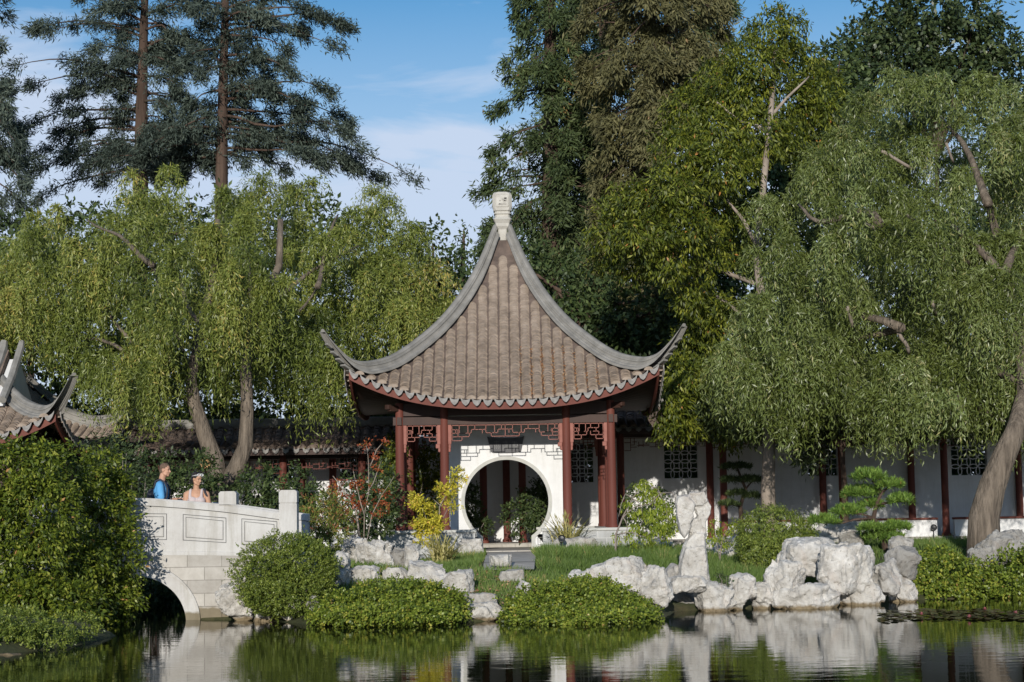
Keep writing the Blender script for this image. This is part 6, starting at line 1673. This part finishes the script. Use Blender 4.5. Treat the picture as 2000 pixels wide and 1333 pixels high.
h = MB(); ell(h, W(-0.020,0,0.042), (0.098,0.080,0.092), Mr); ell(h, W(-0.055,0,-0.01), (0.060,0.073,0.075), Mr)
h.build('hair', MAT['hairb'], man, True)
c = MB()
ell(c, (-0.035,0,S0-0.15), (0.135,0.183,0.20)); ell(c, (-0.03,0,S0-0.36), (0.135,0.17,0.19)); ell(c, (-0.04,0,S0-0.50), (0.135,0.178,0.13))
cap(c, (-0.03,-0.06,S0-0.005), (-0.03,0.06,S0-0.005), 0.066, 0.066)
for s, A_ in ((-1,Ra),(1,La)):
    cap(c, (-0.03,0.05*s,S0-0.012), (-0.03,0.18*s,S0-0.035), 0.066, 0.072); q = Vector(A_[0])*0.22+Vector(A_[1])*0.78; cap(c, A_[0], q, 0.072, 0.070)
fuse(c, 'shirt', MAT['shirt'], man, 0.010, 5)
c = MB(); ell(c, (-0.04,0,S0-0.56), (0.135,0.178,0.12))
for s in (-1,1): chain(c, [(-0.04,0.095*s,S0-0.62),(-0.02+0.05*s,0.10*s,0.48),(-0.05+0.04*s,0.10*s,0.10)], (0.100,0.078,0.066))
fuse(c, 'trousers', MAT['denim'], man, 0.012, 4)
for s in (-1,1):
    c = MB(); cap(c, (-0.065+0.04*s,0.10*s,0.05), (0.125+0.04*s,0.10*s,0.042), 0.05, 0.042); c.build('shoe', MAT['pack'], man, True)
bp = thing('backpack', 'dark navy backpack worn by the person in the blue T-shirt', 'backpack', (mx, mY, mz))
c = MB(); ell(c, (-0.215,0.0,S0-0.30), (0.085,0.145,0.215)); ell(c, (-0.26,0,S0-0.37), (0.06,0.11,0.12)); ell(c, (-0.20,0,S0-0.40), (0.09,0.14,0.13))
fuse(c, 'bag', MAT['pack'], bp, 0.010, 4)
for s in (-1,1):
    c = MB(); pts = [(-0.15,0.10*s,S0-0.10),(-0.11,0.115*s,S0+0.045),(-0.03,0.12*s,S0+0.072),(0.055,0.125*s,S0+0.02),(0.108,0.13*s,S0-0.10),(0.10,0.15*s,S0-0.25),(0.02,0.19*s,S0-0.37),(-0.12,0.165*s,S0-0.42)]
    cv_ = []
    for i in range(len(pts)-1):
        for q in (0,0.5): cv_.append(tuple(np.array(pts[i])*(1-q)+np.array(pts[i+1])*q))
    c.tube(cv_, 0.017, 8); c.build('strap', MAT['pack'], bp, True)
# --- woman in grey tank top
wx, wY = at(384,1000,34.5).x, 34.5; wz = DZ(wx)
wom = thing('person', 'person in pale grey tank top with white sunglasses on black hair leaning on the rail', 'person', (wx, wY, wz))
hz = (at(384,923,wY).z-wz)-0.122
b = MB(); W, Mr = head(b, (0.02,-0.06,hz), (0.80,-0.60,-0.22), (0.05,-0.05,1), 0.97)
S0 = hz-0.225
cap(b, (-0.01,0.0,S0+0.0), (0.005,-0.035,hz-0.07), 0.058, 0.052)
ell(b, (-0.005,0,S0-0.14), (0.175,0.125,0.19)); ell(b, (0.0,0,S0-0.36), (0.17,0.135,0.18)); ell(b, (0,0,S0-0.54), (0.19,0.15,0.15)); 
for s in (-1,1): ell(b, (0.075*s+0.02,-0.10,S0-0.17), (0.075,0.07,0.07)); cap(b, (0.05*s,0,S0-0.005), (0.165*s,0.0,S0-0.045), 0.05, 0.058)
Ra = [(-0.185,0.0,S0-0.06),(-0.215,-0.05,S0-0.33),(-0.06,-0.22,S0-0.355),]
La = [(0.185,0.0,S0-0.06),(0.245,-0.07,S0-0.30),(0.345,-0.30,S0-0.305)]
chain(b, Ra, (0.060,0.047,0.030)); chain(b, La, (0.060,0.045,0.029))
hand(b, Ra[2], (0.9,-0.25,0.05), (0.1,-0.5,0.9), (0.2,0.5,0.8), 0.9, 0.5); hand(b, La[2], (0.65,-0.75,-0.12), (0,0,1), (-0.75,-0.5,0), 0.9, 0.4)
for s in (-1,1):
    chain(b, [(0.095*s,0.0,S0-0.62),(0.10*s,-0.02,0.45),(0.10*s,0.02,0.09)], (0.098,0.066,0.042)); cap(b, (0.10*s,0.03,0.045), (0.11*s,-0.13,0.033), 0.038, 0.030)
fuse(b, 'body', MAT['skin2'], wom); eyes(W, 0.97, wom, Mr)
h = MB(); ell(h, W(-0.030,0,0.045), (0.100,0.088,0.088), Mr); ell(h, W(-0.065,0,-0.02), (0.062,0.085,0.090), Mr); ell(h, W(-0.105,0,-0.03), (0.045,0.05,0.055), Mr)
fuse(h, 'hair', MAT['hairk'], wom, 0.008, 3)
g = MB()
for s in (-1,1):
    ps = [W(0.072+0.012*math.cos(a), s*0.034+0.029*math.cos(a), 0.088+0.020*math.sin(a)) for a in np.linspace(0,2*math.pi,15)]
    g.tube(ps, 0.006, 6, cap=False); g.tube([W(0.07,s*0.062,0.09), W(0.03,s*0.088,0.075), W(-0.05,s*0.095,0.045)], 0.0055, 6)
g.tube([W(0.082,-0.008,0.092), W(0.082,0.008,0.092)], 0.005, 6)
g.build('sunglasses', MAT['white'], wom, True)
c = MB(); ell(c, (-0.005,-0.004,S0-0.20), (0.185,0.138,0.155)); ell(c, (0.0,0,S0-0.36), (0.183,0.150,0.18)); ell(c, (0,0,S0-0.50), (0.20,0.162,0.13))
for s in (-1,1):
    ell(c, (0.075*s+0.02,-0.10,S0-0.18), (0.088,0.082,0.082)); chain(c, [(0.105*s,-0.115,S0-0.12),(0.105*s,-0.045,S0+0.02),(0.105*s,0.05,S0+0.03),(0.09*s,0.11,S0-0.08)], (0.03,0.026,0.026,0.03))
fuse(c, 'tank_top', MAT['tank'], wom, 0.010, 4)
c = MB(); ell(c, (0,0,S0-0.60), (0.20,0.162,0.12))
for s in (-1,1): chain(c, [(0.095*s,0,S0-0.66),(0.10*s,-0.02,0.45),(0.10*s,0.02,0.10)], (0.108,0.080,0.066))
fuse(c, 'trousers', MAT['denim'], wom, 0.012, 4)
for s in (-1,1):
    c = MB(); cap(c, (0.10*s,0.04,0.05), (0.11*s,-0.14,0.042), 0.046, 0.038); c.build('shoe', MAT['pack'], wom, True)
sb = thing('shoulder_bag', 'black shoulder bag hanging at the side of the person in the tank top', 'bag', (wx, wY, wz))
c = MB(); ell(c, (0.27,0.12,S0-0.46), (0.07,0.13,0.14)); fuse(c, 'bag', MAT['pack'], sb, 0.010, 3)
c = MB(); c.tube([(0.27,0.06,S0-0.34),(0.235,-0.03,S0-0.16),(0.165,-0.085,S0-0.02),(0.15,-0.02,S0+0.03),(0.16,0.06,S0+0.01),(0.23,0.13,S0-0.18),(0.275,0.17,S0-0.35)], [0.02]*7, 8); c.build('strap', MAT['pack'], sb, True)
bpy.context.view_layer.update()
